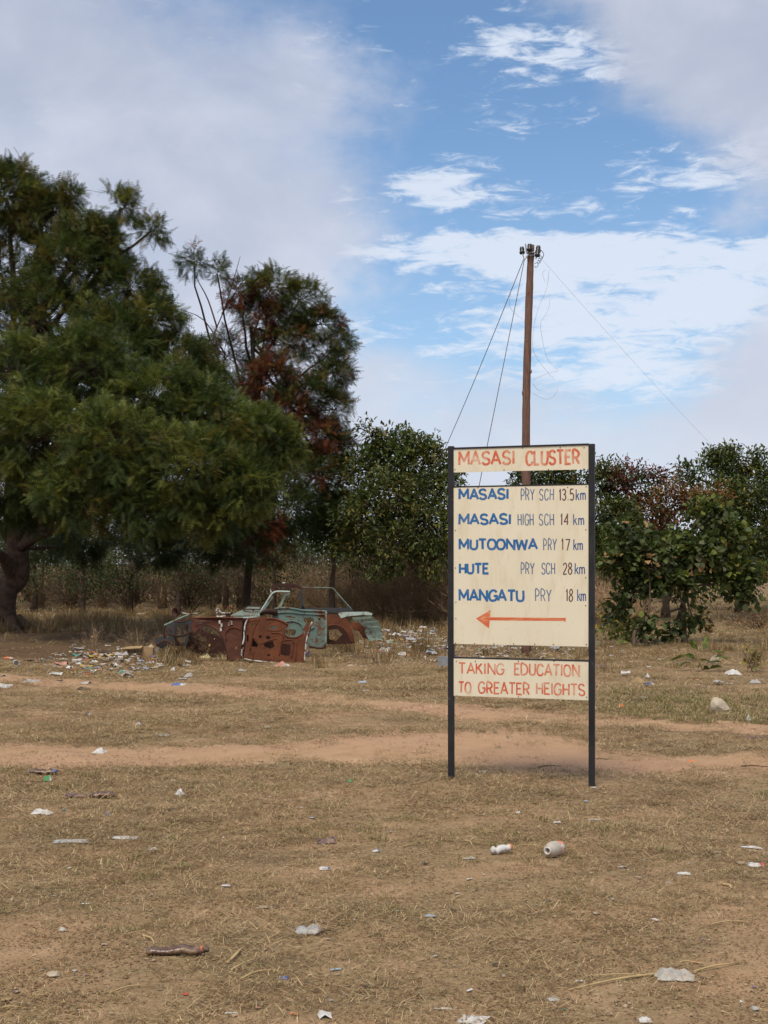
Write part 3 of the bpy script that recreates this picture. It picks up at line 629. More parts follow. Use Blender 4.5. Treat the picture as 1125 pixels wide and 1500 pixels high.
brush('weed', 'dry weed clump growing behind the litter heap, left of the cardboard box', G(205, 955), .5, .45, 22, pal(olive=.6, tan=.4), M_twig, 60, cat='weed')
brush('weed', 'upright dry weed stems at the left end of the litter heap', G(140, 958), .45, .55, 14, pal(olive=.6, tan=.4), M_twig, 20, cat='weed')
brush('weed', 'dry brushwood growing through the empty wheel arch of the wreck', G(300, 962), .55, .5, 40, pal(tan=.6, olive=.4), M_twig, 120, cat='weed')
brush('weed', 'dry brushwood growing in front of the rear wheel arch of the wreck', G(495, 955), .45, .45, 36, pal(tan=.6, olive=.4), M_twig, 120, cat='weed')
brush('weed', 'dark dry weed tangle at the front end of the wreck', G(262, 962), .5, .45, 44, pal(tan=.6, olive=.4), M_twig, 140, cat='weed')
brush('weed', 'dry weed tangle between the teal door panel and rear wheel arch', G(470, 950), .4, .35, 36, pal(tan=.6, olive=.4), M_twig, 100, cat='weed')
brush('weed', 'pale yellow-leaved weed standing alone in the grass at the right', G(1103, 985), .18, .5, 7, pal(yel=.7, lite=.3), M_twig, 70, lsize=(.05, .1), cat='weed')
brush('shrub', 'low reddish dry shrub at the right edge under the trees', G(1110, 925), .8, .6, 36, pal(red=.4, tan=.4, rust=.2), M_twigd, 260, cat='shrub')
# flowering weeds
def flowers(label, pxs, base, n, hh):
    r = root('flowering_weed', base, label, 'weed'); b = np.array(base); mb = MB(); tips = []
    for k in range(n):
        t_ = b + np.array([rng.uniform(-1, 1) * pxs, rng.uniform(-.5, .5), hh * rng.uniform(.4, 1)]); tips.append(t_); mb.tube(curve3(b + [rng.uniform(-.5, .5) * pxs, 0, 0], t_, (0, 0, .05), 4), .004, 3, cap=False)
    mb.build('stem', g_olive, r); tips = np.array(tips)
    p = np.repeat(tips, 4, 0) + rng.normal(0, .012, (n * 4, 3)); V, Fc = scatter(SML, p, unit(n * 4, .3), rng.uniform(.03, .055, n * 4)); mesh('flower', V, Fc, g_flow, r)['kind'] = 'stuff'
    p = np.repeat(tips, 5, 0) * 1.0; p[:, 2] = b[2] + (p[:, 2] - b[2]) * rng.random(len(p)); V, Fc = scatter(SML, p, unit(len(p)), rng.uniform(.06, .14, len(p))); mesh('leaves', V, Fc, g_lite, r)
flowers('yellow-flowered weeds under the trees behind the wreck roof frame', 1.2, G(470, 893), 46, 0.85)
flowers('small yellow-flowered weeds between the sign and the round-leaved bush', .5, G(903, 938), 34, 0.6)
# strap-leaved plant and sapling
def rosette(name, label, base, n, l, m):
    r = root(name, base, label, 'plant'); V, Fc = [], []; b = np.array(base)
    for k in range(n):
        a = k * 2.4; d = np.array([math.cos(a), math.sin(a), 0]); s = np.array([-d[1], d[0], 0]) * l * .06; e = rng.uniform(.35, 1.1)
        q = [b + d * .02, b + d * l * .4 + [0, 0, l * .55 * e], b + d * l * .85 + [0, 0, l * .75 * e]]; i0 = len(V)
        V += [q[0] - s, q[0] + s, q[1] + s * 1.3, q[1] - s * 1.3, q[2]]; Fc += [(i0, i0 + 1, i0 + 2, i0 + 3), (i0 + 3, i0 + 2, i0 + 4)]
    mesh('leaves', V, Fc, m, r); return r
stk = G(452, 893)
rr_ = root('strap_leaved_plant', stk, 'spiky green strap-leaved plant behind the wreck', 'plant'); mb = MB(); mb.tube(curve3(stk, stk + [0, 0, .8], n=4), .04, 6); mb.build('stem', M_barkp, rr_)
V, Fc = [], []
for k in range(34):
    a = k * 2.4; d = np.array([math.cos(a), math.sin(a), 0]); s = np.array([-d[1], d[0], 0]) * .022; e = rng.uniform(-.2, .9); c0 = stk + [0, 0, .75]; i0 = len(V)
    q = [c0, c0 + d * .22 + [0, 0, .22 * e], c0 + d * .42 + [0, 0, .30 * e]]; V += [q[0] - s, q[0] + s, q[1] + s, q[1] - s, q[2]]; Fc += [(i0, i0 + 1, i0 + 2, i0 + 3), (i0 + 3, i0 + 2, i0 + 4)]
mesh('leaves', V, Fc, g_lite, rr_)
bs = G(1030, 985)
r = root('sapling', bs, 'small sapling with a few long green leaves in front of the round-leaved bush', 'sapling'); mb = MB()
mb.tube(curve3(bs, P(1018, 955, bs[1]), n=5), [.012, .011, .009, .007, .005], 5); mb.tube(curve3(bs, P(1040, 960, bs[1]), n=4), .006, 4); mb.build('stem', M_twig, r)
lp = np.array([P(*q, bs[1]) for q in ((1012, 960), (1005, 962), (1022, 952), (1030, 952), (1040, 956), (1045, 962), (1018, 964), (1026, 968), (1034, 972), (1012, 970), (1038, 980), (1030, 985), (1024, 978))]); lp = np.maximum(lp, [-99, 0, .04])
V, Fc = scatter(LONG, lp, np.array([(-1, .1, -.05), (-1, .2, -.2), (-.5, -.3, .6), (.3, .2, .7), (.9, .1, .05), (1, -.2, -.1), (-.6, -.5, .2), (.3, -.8, .1), (.7, -.4, .2), (-.7, -.5, -.1), (.6, -.5, .2), (.2, -.8, .2), (-.3, -.8, .2)], float), np.full(13, .24)); mesh('leaves', V, Fc, [g_lite, g_mid], r, mi=rng.integers(0, 2, len(Fc)))

# ---------------- thicket closing the view
def bigbush(name, label, px, py_top, Y, w, n, p, group, ls=(0.10, 0.20)):
    if px < 520: ls = (ls[0] * .6, ls[1] * .65)
    x = (px - CX) / F * Y; b = np.array([x, Y, 0.0]); h = CAMZ + (HZ - py_top) / F * Y
    lob = []
    for k in range(5):
        lob.append((b + np.array([rng.uniform(-.5, .5) * w, rng.uniform(-.4, .4) * w, h * rng.uniform(.3, .72)]), (w * .48, w * .4, h * .3), n // 5, p, .3))
    tree(name, label, 'bush', b, [b, b + [0.05, 0, h * .3], b + [0, 0, h * .6]], lob, LONG, ls, 22, .3, tr=.09, spread=.7, group=group)
gn = 'dark bushes of the thicket closing the view'
row = [(-200, 770, 42), (-110, 750, 41), (-30, 765, 40), (50, 755, 43), (120, 770, 40), (190, 760, 42), (260, 750, 40), (330, 765, 41), (400, 770, 38), (455, 760, 41), (520, 775, 40), (590, 780, 41), (660, 770, 42), (735, 765, 41), (810, 770, 42), (875, 775, 41), (945, 770, 42), (1015, 765, 44), (1085, 775, 43), (1155, 760, 44), (1240, 750, 44), (1330, 750, 44)]
for i_, (a, t_, Y) in enumerate(row): bigbush('thicket_bush', 'dark leafy bush in the front row of the far thicket, %s from the left' % ordn[i_], a, t_, Y + rng.uniform(-1, 1), 2.5, 95, pal(dark=.85, mid=.1, olive=.05) if a < 520 else pal(dark=.45, mid=.2, grey=.15, olive=.2), gn)  # bushes under the left trees get darker leaves, painting in the canopy's shade
for i_, (a, t_, Y) in enumerate([(-60, 660, 46), (60, 670, 46), (150, 660, 47), (240, 665, 46), (330, 670, 46), (430, 690, 46), (-60, 690, 50), (110, 690, 50), (200, 695, 51), (320, 690, 50), (400, 700, 50), (-150, 740, 52), (40, 745, 54), (260, 700, 52), (420, 735, 53), (620, 750, 52), (820, 735, 54), (980, 725, 52), (1180, 715, 53), (1350, 720, 53)]):
    bigbush('thicket_bush', 'taller dark bush at the back of the far thicket, %s from the left' % ordn[i_], a, t_, Y, 4.6, 130, pal(dark=.95, mid=.05) if a < 520 else pal(dark=.6, mid=.2, grey=.2), gn, (.16, .30))  # darker leaf mix at the left again carries the shade in its colour

# ================================================================== utility pole
M_pole = mat('pole_wood', lambda nt, out: (lambda n: n.pbr(out, n.ramp(n.noise(14, 6, .65, sc=(5, 5, .35)), [(.3, (.090, .046, .034)), (.55, (.185, .105, .078)), (.75, (.26, .165, .125))]), .85, n.noise(20, 5, .6, sc=(6, 6, .5)), .5, .01))(N(nt)))
M_black = plain('black_plastic', (.012, .012, .014), .35, .2, 8, .5); M_galv = plain('galvanised', (.34, .35, .36), .5, .25, 12, .5, .4); M_wire = plain('wire', (.11, .11, .12), .5, .2, 8, .4, .5); M_thin = plain('thin_wire', (.36, .36, .38), .5, .2, 8, .4, .3)
bp = G(771, 961); Yp = bp[1]
pr = root('utility_pole', bp, 'tall wooden pole with black insulators and guy wires standing behind the sign', 'pole')
mb = MB(); pc = smooth_path([bp - [0, 0, .1], P(771, 800, Yp), P(770.5, 650, Yp), P(771.5, 560, Yp), P(774, 470, Yp), P(776.5, 400, Yp), P(778, 359, Yp)], 6)
rd = np.linspace(.080, .056, len(pc)) * (1 + .03 * rng.normal(0, 1, len(pc))); mb.tube(pc, rd, 14)
mb.build('shaft', M_pole, pr, True)
for px, py, s in ((766.5, 576, 1), (777, 545, .7), (772, 500, .5), (773, 430, .5)):
    k = MB(); c0 = P(px, py, Yp) + [0, -.02 if s > .8 else -.055, 0]; k.lathe(c0 - [0, 0, .05 * s], (0, 0, 1), [(0, .004), (.02 * s, .022 * s), (.06 * s, .028 * s), (.09 * s, .018 * s), (.11 * s, .004)], 8); k.build('knot', M_pole, pr, True)
def ins(px, py, tilt, dy):
    c0 = P(px, py, Yp) + [0, dy, 0]; ax = np.array([tilt, 0, 1.0])
    k = MB(); k.lathe(c0 - [0, 0, .06], ax, [(0, .012), (.0, .042), (.04, .050), (.05, .036), (.09, .044), (.10, .034), (.12, .034), (.13, .0)], 12); k.build('insulator', M_black, pr, True)
ins(764.5, 368, -.05, -.05); ins(774.5, 365, .05, -.11); ins(787.5, 366.5, .05, -.06); ins(786, 373, .1, -.1)
k = MB()
for a, b, r0 in (((764.5, 373), (767, 381), .009), ((767, 383), (774, 374), .011), ((769, 359), (770.5, 372), .012), ((770, 372), (788, 371), .014), ((787, 372), (784, 381), .012), ((770, 378), (773, 374), .012)):
    k.tube(curve3(P(*a, Yp) + [0, -.085, 0], P(*b, Yp) + [0, -.085, 0], n=3), r0, 6)
k.build('bracket', M_galv, pr)
k = MB()
for z_ in (371, 375):
    k.lathe(P(777.6, z_, Yp) - [0, 0, .012], (0, 0, 1), [(0, .060), (0, .066), (.025, .066), (.025, .060)], 16)
k.build('clamp_band', M_galv, pr)
k = MB(); th = np.linspace(0, 9.5, 36)
k.tube(np.array([P(792.5 - 4.5 * (t / 9.5) + 2.4 * math.cos(t * 2), 376 + 1.1 * t + 2.6 * math.sin(t * 2), Yp) + [0, -.05, 0] for t in th]), .004, 4)
k.tube(smooth_path([P(789, 364, Yp), P(794, 368, Yp), P(796.5, 373, Yp), P(794, 379, Yp)], 4), .006, 5)
k.tube(smooth_path([P(783, 386, Yp), P(787, 385, Yp), P(788.5, 388, Yp), P(785, 392, Yp), P(783, 389, Yp)], 4), .005, 4)
k.build('wire_coil', M_wire, pr)
anch = G(647, 982)
k = MB(); k.tube(curve3(P(768, 381, Yp), anch + [0, 0, .02], (0, 0, -.04), 14), .0065, 5); k.build('guy_wire', M_wire, pr)
k = MB(); k.tube(curve3(P(767, 380, Yp), P(570, 830, 30.5), (0, 0, -.20), 20), .0065, 5); k.build('guy_wire', M_wire, pr)
k = MB(); far = P(1165, 775, 34); k.tube(curve3(P(794, 380, Yp), far, (0, 0, -.12), 30), .0022, 4); k.build('service_wire', M_thin, pr)
for pts_ in ([(800, 395), (795, 399), (797, 410), (803, 425), (805, 445), (800, 460), (792, 473), (794, 495), (801, 523), (812, 538), (818, 543), (806, 546), (795, 550), (781, 556)],
             [(804, 396), (803, 410), (800, 425), (790, 448), (784, 468), (781, 490), (781, 512), (790, 530), (804, 547), (815, 560), (816, 572), (808, 583), (796, 584), (780, 576)],
             [(748, 430), (746, 445), (752, 457), (766, 468)], [(780, 562), (787, 570), (793, 573)]):
    k = MB(); k.tube(smooth_path([P(a, b, Yp - .05 + .15 * math.sin(i)) for i, (a, b) in enumerate(pts_)], 4), .0026, 3); k.build('loose_wire', M_thin, pr)
k = MB(); k.box(anch + [0.02, 0, .13], (.16, .03, .14), .4); k.build('anchor_plate', M_galv, pr)

# ================================================================== sign
M_post = mat('post_paint', lambda nt, out: (lambda n: n.pbr(out, n.mix(n.mr(n.noise(26, 5, .65), .66, .74), n.ramp(n.noise(6, 5, .6), [(.3, (.012, .012, .015)), (.7, (.028, .028, .032))]), (.13, .10, .08)), .55, n.noise(60, 4), .1, .003))(N(nt)))
def cream(nt, out):
    n = N(nt); a = n.noise(3, 5, .6); st = n.noise(5, 5, .65, sc=(2.5, 2.5, .6)); sp = n.noise(14, 6, .7)
    c = n.ramp(a, [(.3, (.74, .675, .515)), (.7, (.79, .73, .575))]); c = n.mix(n.mr(st, .50, .74, 0, .55), c, (.60, .49, .31)); c = n.mix(n.mr(n.noise(55, 3, .6), .66, .74, 0, .5), c, (.48, .38, .24))
    c = n.mix(n.mr(sp, .66, .76, 0, .6), c, (.52, .33, .16)); n.pbr(out, c, .5, n.noise(45, 4), .08, .002, 0, .35)
M_cream = mat('cream_paint', cream)
def brushpaint(name, c1, c2, thin):
    def b(nt, out):
        n = N(nt); f = n.noise(38, 5, .7, sc=(1, 1, .25)); g_ = n.noise(9, 3, .6)
        c = n.mix(n.mr(f, .38, .66), c1, c2); c = n.mix(n.math('MULTIPLY', n.mr(g_, .45, .7), thin), c, (.74, .58, .42)); n.pbr(out, c, .5, None, 0, 0, 0, .3)
    return mat(name, b)
M_red = brushpaint('brushed_red', (.58, .070, .030), (.68, .24, .130), .75); M_blue = brushpaint('brushed_blue', (.018, .115, .33), (.035, .165, .40), .06)
M_slate = brushpaint('thin_blue', (.075, .135, .27), (.11, .18, .32), .15); M_umber = brushpaint('umber', (.10, .045, .050), (.16, .075, .07), .12); M_navy = brushpaint('km_blue', (.035, .085, .24), (.07, .13, .30), .1)
M_screw = plain('screw_rust', (.07, .045, .03), .7, .3)
Lp, Rp = np.array([.4956, 9.56]), np.array([1.476, 9.21]); Wd = np.linalg.norm(Rp - Lp); U = (Rp - Lp) / Wd; Nn = np.array([U[1], -U[0]])   # Nn points to the camera
sign = root('school_sign', (Lp[0], Lp[1], 0), 'tall cream sign with schools and distances lettered between two black posts', 'sign')
def SP(u, z, out=0.0): p_ = Lp + U * u + Nn * out; return np.array([p_[0], p_[1], z])
def s2(px, py):       # a photo point on the sign's plane -> (u, z)
    k = (px - CX) / F; u = (Lp[0] - k * Lp[1]) / (k * U[1] - U[0]); Y = Lp[1] + U[1] * u; return u, CAMZ + (HZ - py) / F * Y
rzs = math.atan2(U[1], U[0])
def sbox(name, u0, u1, z0, z1, o0, o1, m, parent=sign):
    k = MB(); k.box(SP((u0 + u1) / 2, (z0 + z1) / 2, (o0 + o1) / 2), (u1 - u0, o1 - o0, z1 - z0), rzs); return k.build(name, m, parent)
uL, uR = 0.0, Wd
for u_, zt in ((uL, 2.462), (uR, 2.447)):
    o = sbox('post', u_ - .0205, u_ + .0205, -.25, zt, -.0205, .0205, M_post)
    bv = o.modifiers.new('bevel', 'BEVEL'); bv.width = .003; bv.segments = 2
uA, uB = .0225, Wd - .0225
def panel_(name, ptl, pbl, rail_z=None):
    (u0, z1), (_, z0) = s2(*ptl), s2(*pbl); o = sbox(name, uA, uB, z0, z1, .006, .012, M_cream); return o, z0, z1
hp, hz0, hz1 = panel_('header_panel', (760, 655.5), (760, 690))
mp, mz0, mz1 = panel_('main_panel', (760, 712.5), (760, 945)); fp, fz0, fz1 = panel_('footer_panel', (760, 966.5), (760, 1022))
sbox('rail', uA - .001, uB + .001, hz1 + .001, hz1 + .013, -.016, .018, M_post)
for z_ in (mz1 + .001, fz1 + .001): sbox('rail', uA - .001, uB + .001, z_, z_ + .009, -.016, .014, M_post)
for z_ in (hz0, mz0, fz0): sbox('rail', uA - .001, uB + .001, z_ + .002, z_ + .022, -.018, .004, M_post)

ST = {'A': ([[(0, 0), (.5, 1), (1, 0)], [(.2, .33), (.8, .33)]], 1.0), 'C': ([[(.95, .78), (.8, .95), (.5, 1), (.2, .9), (.03, .65), (0, .45), (.08, .18), (.3, .02), (.6, 0), (.85, .08), (.97, .25)]], .9),
      'D': ([[(.05, 0), (.05, 1), (.5, .97), (.88, .8), (1, .5), (.88, .18), (.5, .02), (.05, 0)]], .95), 'E': ([[(.95, 1), (.05, 1), (.05, 0), (.98, 0)], [(.05, .52), (.8, .52)]], .78),
      'G': ([[(.95, .8), (.78, .97), (.45, 1), (.15, .85), (0, .55), (.03, .25), (.2, .04), (.55, 0), (.85, .1), (.97, .3), (.97, .46), (.58, .46)]], .95), 'H': ([[(.05, 0), (.05, 1)], [(.95, 0), (.95, 1)], [(.05, .5), (.95, .5)]], .9),
      'I': ([[(.5, 0), (.5, 1)]], .22), 'K': ([[(.05, 0), (.05, 1)], [(.92, 1), (.08, .45)], [(.35, .6), (.98, 0)]], .85), 'L': ([[(.05, 1), (.05, 0), (.95, 0)]], .72), 'M': ([[(.03, 0), (.05, 1), (.5, .3), (.95, 1), (.97, 0)]], 1.15),
      'N': ([[(.05, 0), (.05, 1), (.95, 0), (.95, 1)]], 1.0), 'O': ([[(.5, 1), (.82, .9), (1, .6), (.98, .3), (.78, .05), (.5, 0), (.2, .05), (.02, .3), (0, .62), (.18, .92), (.5, 1)]], .95), 'P': ([[(.05, 0), (.05, 1), (.6, .98), (.93, .82), (.93, .6), (.6, .45), (.05, .43)]], .8),
      'R': ([[(.05, 0), (.05, 1), (.6, .98), (.92, .82), (.92, .62), (.6, .48), (.05, .46)], [(.5, .46), (.98, 0)]], .85), 'S': ([[(.93, .82), (.75, .97), (.4, 1), (.1, .88), (.06, .66), (.28, .53), (.7, .45), (.94, .3), (.9, .1), (.6, 0), (.25, .02), (.03, .18)]], .85),
      'T': ([[(0, 1), (1, 1)], [(.5, 1), (.5, 0)]], .9), 'U': ([[(.05, 1), (.05, .3), (.2, .05), (.5, 0), (.8, .05), (.95, .3), (.95, 1)]], .9), 'W': ([[(0, 1), (.22, 0), (.5, .85), (.78, 0), (1, 1)]], 1.3), 'Y': ([[(0, 1), (.5, .48), (1, 1)], [(.5, .48), (.5, 0)]], .95),
      '1': ([[(.1, .78), (.55, 1), (.55, 0)]], .38), '2': ([[(.05, .78), (.25, .97), (.6, 1), (.9, .85), (.9, .62), (.05, 0), (.98, 0)]], .8), '3': ([[(.05, .85), (.3, 1), (.7, .98), (.9, .8), (.8, .6), (.45, .53), (.85, .44), (.95, .22), (.7, .02), (.3, 0), (.02, .15)]], .8),
      '4': ([[(.75, 0), (.75, 1), (.02, .3), (1, .3)]], .85), '5': ([[(.9, 1), (.15, 1), (.08, .58), (.5, .64), (.88, .5), (.95, .25), (.7, .03), (.3, 0), (.03, .12)]], .8), '7': ([[(.02, 1), (.98, 1), (.4, 0)]], .8),
      '8': ([[(.5, .54), (.15, .68), (.14, .86), (.38, 1), (.65, 1), (.86, .86), (.85, .68), (.5, .54), (.1, .38), (.04, .18), (.28, 0), (.7, 0), (.96, .18), (.9, .38), (.5, .54)]], .82), '.': ([[(.4, 0), (.4, .06)]], .25),
      'k': ([[(.08, 0), (.08, 1)], [(.85, .62), (.1, .26)], [(.4, .4), (.95, 0)]], .7), 'm': ([[(.04, 0), (.04, .62)], [(.04, .46), (.2, .6), (.4, .58), (.5, .4), (.5, 0)], [(.5, .46), (.68, .6), (.88, .58), (.96, .4), (.96, 0)]], 1.05)}
def ribbon(mbx, pts_, w, z_out, m):
    """brush strokes: smooth runs as one ribbon, sharp corners as overlapping square-ended strokes a hair apart"""
    p = np.array(pts_); d = np.diff(p, axis=0); L_ = np.linalg.norm(d, axis=1); d /= L_[:, None] + 1e-9
    runs, st = [], 0
    for i in range(1, len(d)):
        if d[i - 1] @ d[i] < 0.78: runs.append(p[st:i + 1]); st = i
    runs.append(p[st:])
    for q_i, q in enumerate(runs):
        d = np.diff(q, axis=0); d /= np.linalg.norm(d, axis=1)[:, None] + 1e-9; n = len(q); q = q.copy()
        if len(runs) > 1:
            if q_i > 0: q[0] -= d[0] * w * .38
            if q_i < len(runs) - 1: q[-1] += d[-1] * w * .38
        Ls, Rs = [], []
        for i in range(n):
            t = d[0] if i == 0 else d[-1] if i == n - 1 else d[i - 1] + d[i]; t = t / np.linalg.norm(t); o = np.array([-t[1], t[0]]) * w / 2 * (1 + rng.normal(0, .05))
            Ls.append(q[i] + o); Rs.append(q[i] - o)
        zz = z_out + .000015 * (q_i % 4); V = [SP(a[0], a[1], zz) for a in Ls] + [SP(a[0], a[1], zz) for a in Rs]
        mbx.add(V, [(i, i + n, i + n + 1, i + 1) for i in range(n - 1)], m)
def word(mbx, text, x0, x1, yt, yb, wpx, m, gap=.30, wob=.012):
    ws = [ST[c][1] for c in text]; tot = sum(ws) + gap * (len(text) - 1) * .8; (u0, zt), (u1, _), (_, zb) = s2(x0, yt), s2(x1, yt), s2(x0, yb)
    w = wpx / F * 9.4; u0 += w / 2; u1 -= w / 2; e_ = 1.0 / F * 9.4; zt += e_ - w / 2; zb += w / 2 - e_; s = (u1 - u0) / tot; cu = u0; h = zt - zb; lay = 0
    for c_, cw in zip(text, ws):
        jx, jy = rng.normal(0, wob, 2) * h
        sl = rng.normal(0, .015)
        for st_ in ST[c_][0]:
            lay += 1
            pp = [(cu + a * cw * s + jx + b * h * sl, zb + b * h + jy + rng.normal(0, .004) * h) for a, b in st_]
            if len(pp) > 5: # smooth the round strokes
                pp = smooth_path(np.array([(a, b, 0) for a, b in pp]), 3)[:, :2]
            ribbon(mbx, pp, w, .0125 + .00006 * (lay % 9), m)
        cu += (cw + gap * .8) * s
def lettering(parent, words, mats):
    for w_ in words:
        k = MB(); word(k, *w_); k.build('lettering', mats, parent)
lettering(hp, [('MASASI', 671.5, 756, 662.5, 682, 3.3, 0), ('CLUSTER', 770, 850.5, 661, 682, 3.4, 0)], [M_red])
rows = [((717, 732.5), 'MASASI', 671.5, 747, [('PRY', 763, 784), ('SCH', 790.5, 812)], ('13.5', 819, 842), (843.5, 859)),
        ((753.5, 769), 'MASASI', 671.5, 750.5, [('HIGH', 758.5, 783), ('SCH', 790, 812.5)], ('14', 821, 834), (840, 856.5)),
        ((790, 805.5), 'MUTOONWA', 672, 789, [('PRY', 796, 816)], ('17', 822.5, 836), (840, 855)),
        ((825, 840.5), 'HUTE', 672, 718, [('PRY', 763, 784), ('SCH', 793, 814)], ('28', 824.5, 839), (841.5, 858)),
        ((863.5, 880), 'MANGATU', 672, 770, [('PRY', 784, 809)], ('18', 829, 840.5), (845, 859.5))]
for (yt, yb), nm, x0, x1, sub, num, km in rows:
    lettering(mp, [(nm, x0, x1, yt, yb, 3.5, 0, .26)] + [(a, b, c_, yt, yb, 1.5, 1, .45) for a, b, c_ in sub] + [(num[0], num[1], num[2], yt, yb, 1.7, 2, .45), ('km', km[0], km[1], yt, yb, 1.6, 3, .25)], [M_blue, M_slate, M_umber, M_navy])
lettering(fp, [('TAKING', 671.5, 740, 970.5, 986, 2.5, 0), ('EDUCATION', 753, 850.5, 971.5, 988, 2.5, 0), ('TO', 671.5, 691.5, 998.5, 1014.5, 2.6, 0), ('GREATER', 701, 777, 998.5, 1015, 2.5, 0), ('HEIGHTS', 785, 858.5, 1000, 1016.5, 2.5, 0)], [M_red])
def brush_red2(nt, out):
    n = N(nt); f = n.noise(30, 5, .7, sc=(.35, .35, 3)); n.pbr(out, n.ramp(f, [(.35, (.62, .10, .035)), (.52, (.66, .17, .07)), (.66, (.74, .42, .25))]), .5)
M_arrow = mat('arrow_paint', brush_red2)
k = MB(); a_ = [s2(*q) for q in ((698, 906), (719, 893.5), (718.5, 904), (827, 905.2), (829, 904), (829, 911), (826, 909.4), (718, 908.6), (717, 920.5))]
V = [SP(u, z, .0126) for u, z in a_]; k.add(V, [(0, 8, 7, 2, 1), (7, 6, 3, 2), (6, 5, 4, 3)]); k.build('arrow', M_arrow, mp)
def screws(parent, lst):
    for a, b in lst:
        u, z = s2(a, b); k = MB(); ax = np.array([Nn[0], Nn[1], 0]); k.lathe(SP(u, z, .0125), ax, [(0, .0042), (.0015, .004), (.0025, .0025), (.003, 0)], 8); k.build('screw', M_screw, parent)
screws(hp, [(667, 656.5), (714, 656.5), (766, 656.5), (821, 656), (856, 656), (667, 688), (739, 688.5), (804, 688), (856, 687)])
screws(mp, [(667.5, 714), (701, 714.5), (770, 714.5), (832, 714), (859, 713), (668, 777), (668, 832), (668.5, 882), (668.5, 906), (858.5, 776), (858.5, 846), (858.5, 887), (668, 942), (696, 942.5), (724, 943), (753, 943), (784, 943.5), (811, 944), (859.5, 944)])
screws(fp, [(669, 968.5), (697, 968.5), (760, 968.5), (812, 968.5), (859, 968.5), (670, 1019), (760, 1020.5), (860, 1021)])

# ================================================================== the wreck
def rustm(name, paint, amount, c1=(.052, .020, .013), c2=(.215, .074, .031)):
    def b(nt, out):
        n = N(nt); r_ = n.ramp(n.noise(5, 7, .7), [(.25, c1), (.5, tuple((a + b_) / 2 for a, b_ in zip(c1, c2))), (.75, c2)])
        if paint:
            f = n.math('ADD', n.math('MULTIPLY', n.noise(4.5, 8, .75), .6), n.math('MULTIPLY', n.noise(17, 7, .75), .4)); m_ = n.mr(f, amount - .045, amount + .035); pc_ = n.ramp(n.noise(9, 4), [(.3, tuple(q * .8 for q in paint)), (.7, paint)]); r_ = n.mix(m_, pc_, r_)
        n.pbr(out, r_, .75, n.noise(30, 6, .7), .5, .01, 0, .25)
    return mat(name, b)
M_rust = rustm('rust', None, 0); M_rustd = rustm('rust_dark', None, 0, (.026, .013, .011), (.080, .030, .020)); M_teal = rustm('teal_paint', (.17, .26, .23), .545); M_teal2 = rustm('pale_teal_paint', (.25, .34, .28), .54); M_chip = rustm('chipped_white', (.72, .74, .70), .50, (.05, .025, .018), (.2, .08, .04)); M_chipt = rustm('chipped_teal_white', (.45, .56, .52), .57)
M_dkmetal = rustm('dark_steel', (.055, .060, .066), .56, (.05, .025, .02), (.12, .06, .04))
Yc = 21.0
def filled(name, outer, holes, Y, m, parent, thick=.006, warp=None, label=None):
    cu = bpy.data.curves.new(name, 'CURVE'); cu.dimensions = '2D'; cu.fill_mode = 'BOTH'; cu.extrude = thick / 2
    for poly in [outer] + list(holes):
        s = cu.splines.new('POLY'); s.points.add(len(poly) - 1); s.use_cyclic_u = True
        for i, (a, b) in enumerate(poly): s.points[i].co = (a, -b, 0, 1)          # photo units
    tmp = bpy.data.objects.new('tmp', cu); COL.objects.link(tmp); bpy.context.view_layer.update()
    me = bpy.data.meshes.new_from_object(tmp.evaluated_get(bpy.context.evaluated_depsgraph_get())); COL.objects.unlink(tmp); bpy.data.objects.remove(tmp)
    n = len(me.vertices); co = np.zeros(n * 3, np.float32); me.vertices.foreach_get('co', co); co = co.reshape(-1, 3).astype(float)
    x, z, dpt = co[:, 0].copy(), -co[:, 1].copy(), co[:, 2].copy()
    Yv = Y + (warp(x, z) if warp else 0) ; W_ = np.stack([(x - CX) / F * Yv, Yv + dpt, CAMZ + (HZ - z) / F * Yv], 1) - origin(parent)
    me.vertices.foreach_set('co', W_.astype(np.float32).ravel()); me.update(); me.materials.clear()
    o = link(name, me, m, parent)
    if label: o['label'] = label
    return o
def circ(cx, cy, rx, ry=None, n=10): ry = ry or rx; return [(cx + rx * math.cos(t) * (1 + .07 * math.sin(3 * t)), cy + ry * math.sin(t)) for t in np.arange(n) / n * 2 * math.pi]
def c7(l): return [(300 + a / 6.25, 850 + b / 6.25) for a, b in l]
def c2(l): return [(220 + a / 4.327, 830 + b / 4.327) for a, b in l]
def c3(l): return [(400 + a / 4.327, 830 + b / 4.327) for a, b in l]
car = root('wrecked_car', G(400, 966), 'rusted and teal remains of a stripped car shell without roof or wheels', 'car wreck')
def bar(name, pts, Y, r0, m, parent=car, n=6, sm=3, Y2=None, flat=None):
    Ys = np.linspace(Y, Y2 if Y2 else Y, len(pts)); q = smooth_path([P(a, b, y_) for (a, b), y_ in zip(pts, Ys)], sm); k = MB(); k.tube(q, r0, n); return k.build(name, m, parent, True)
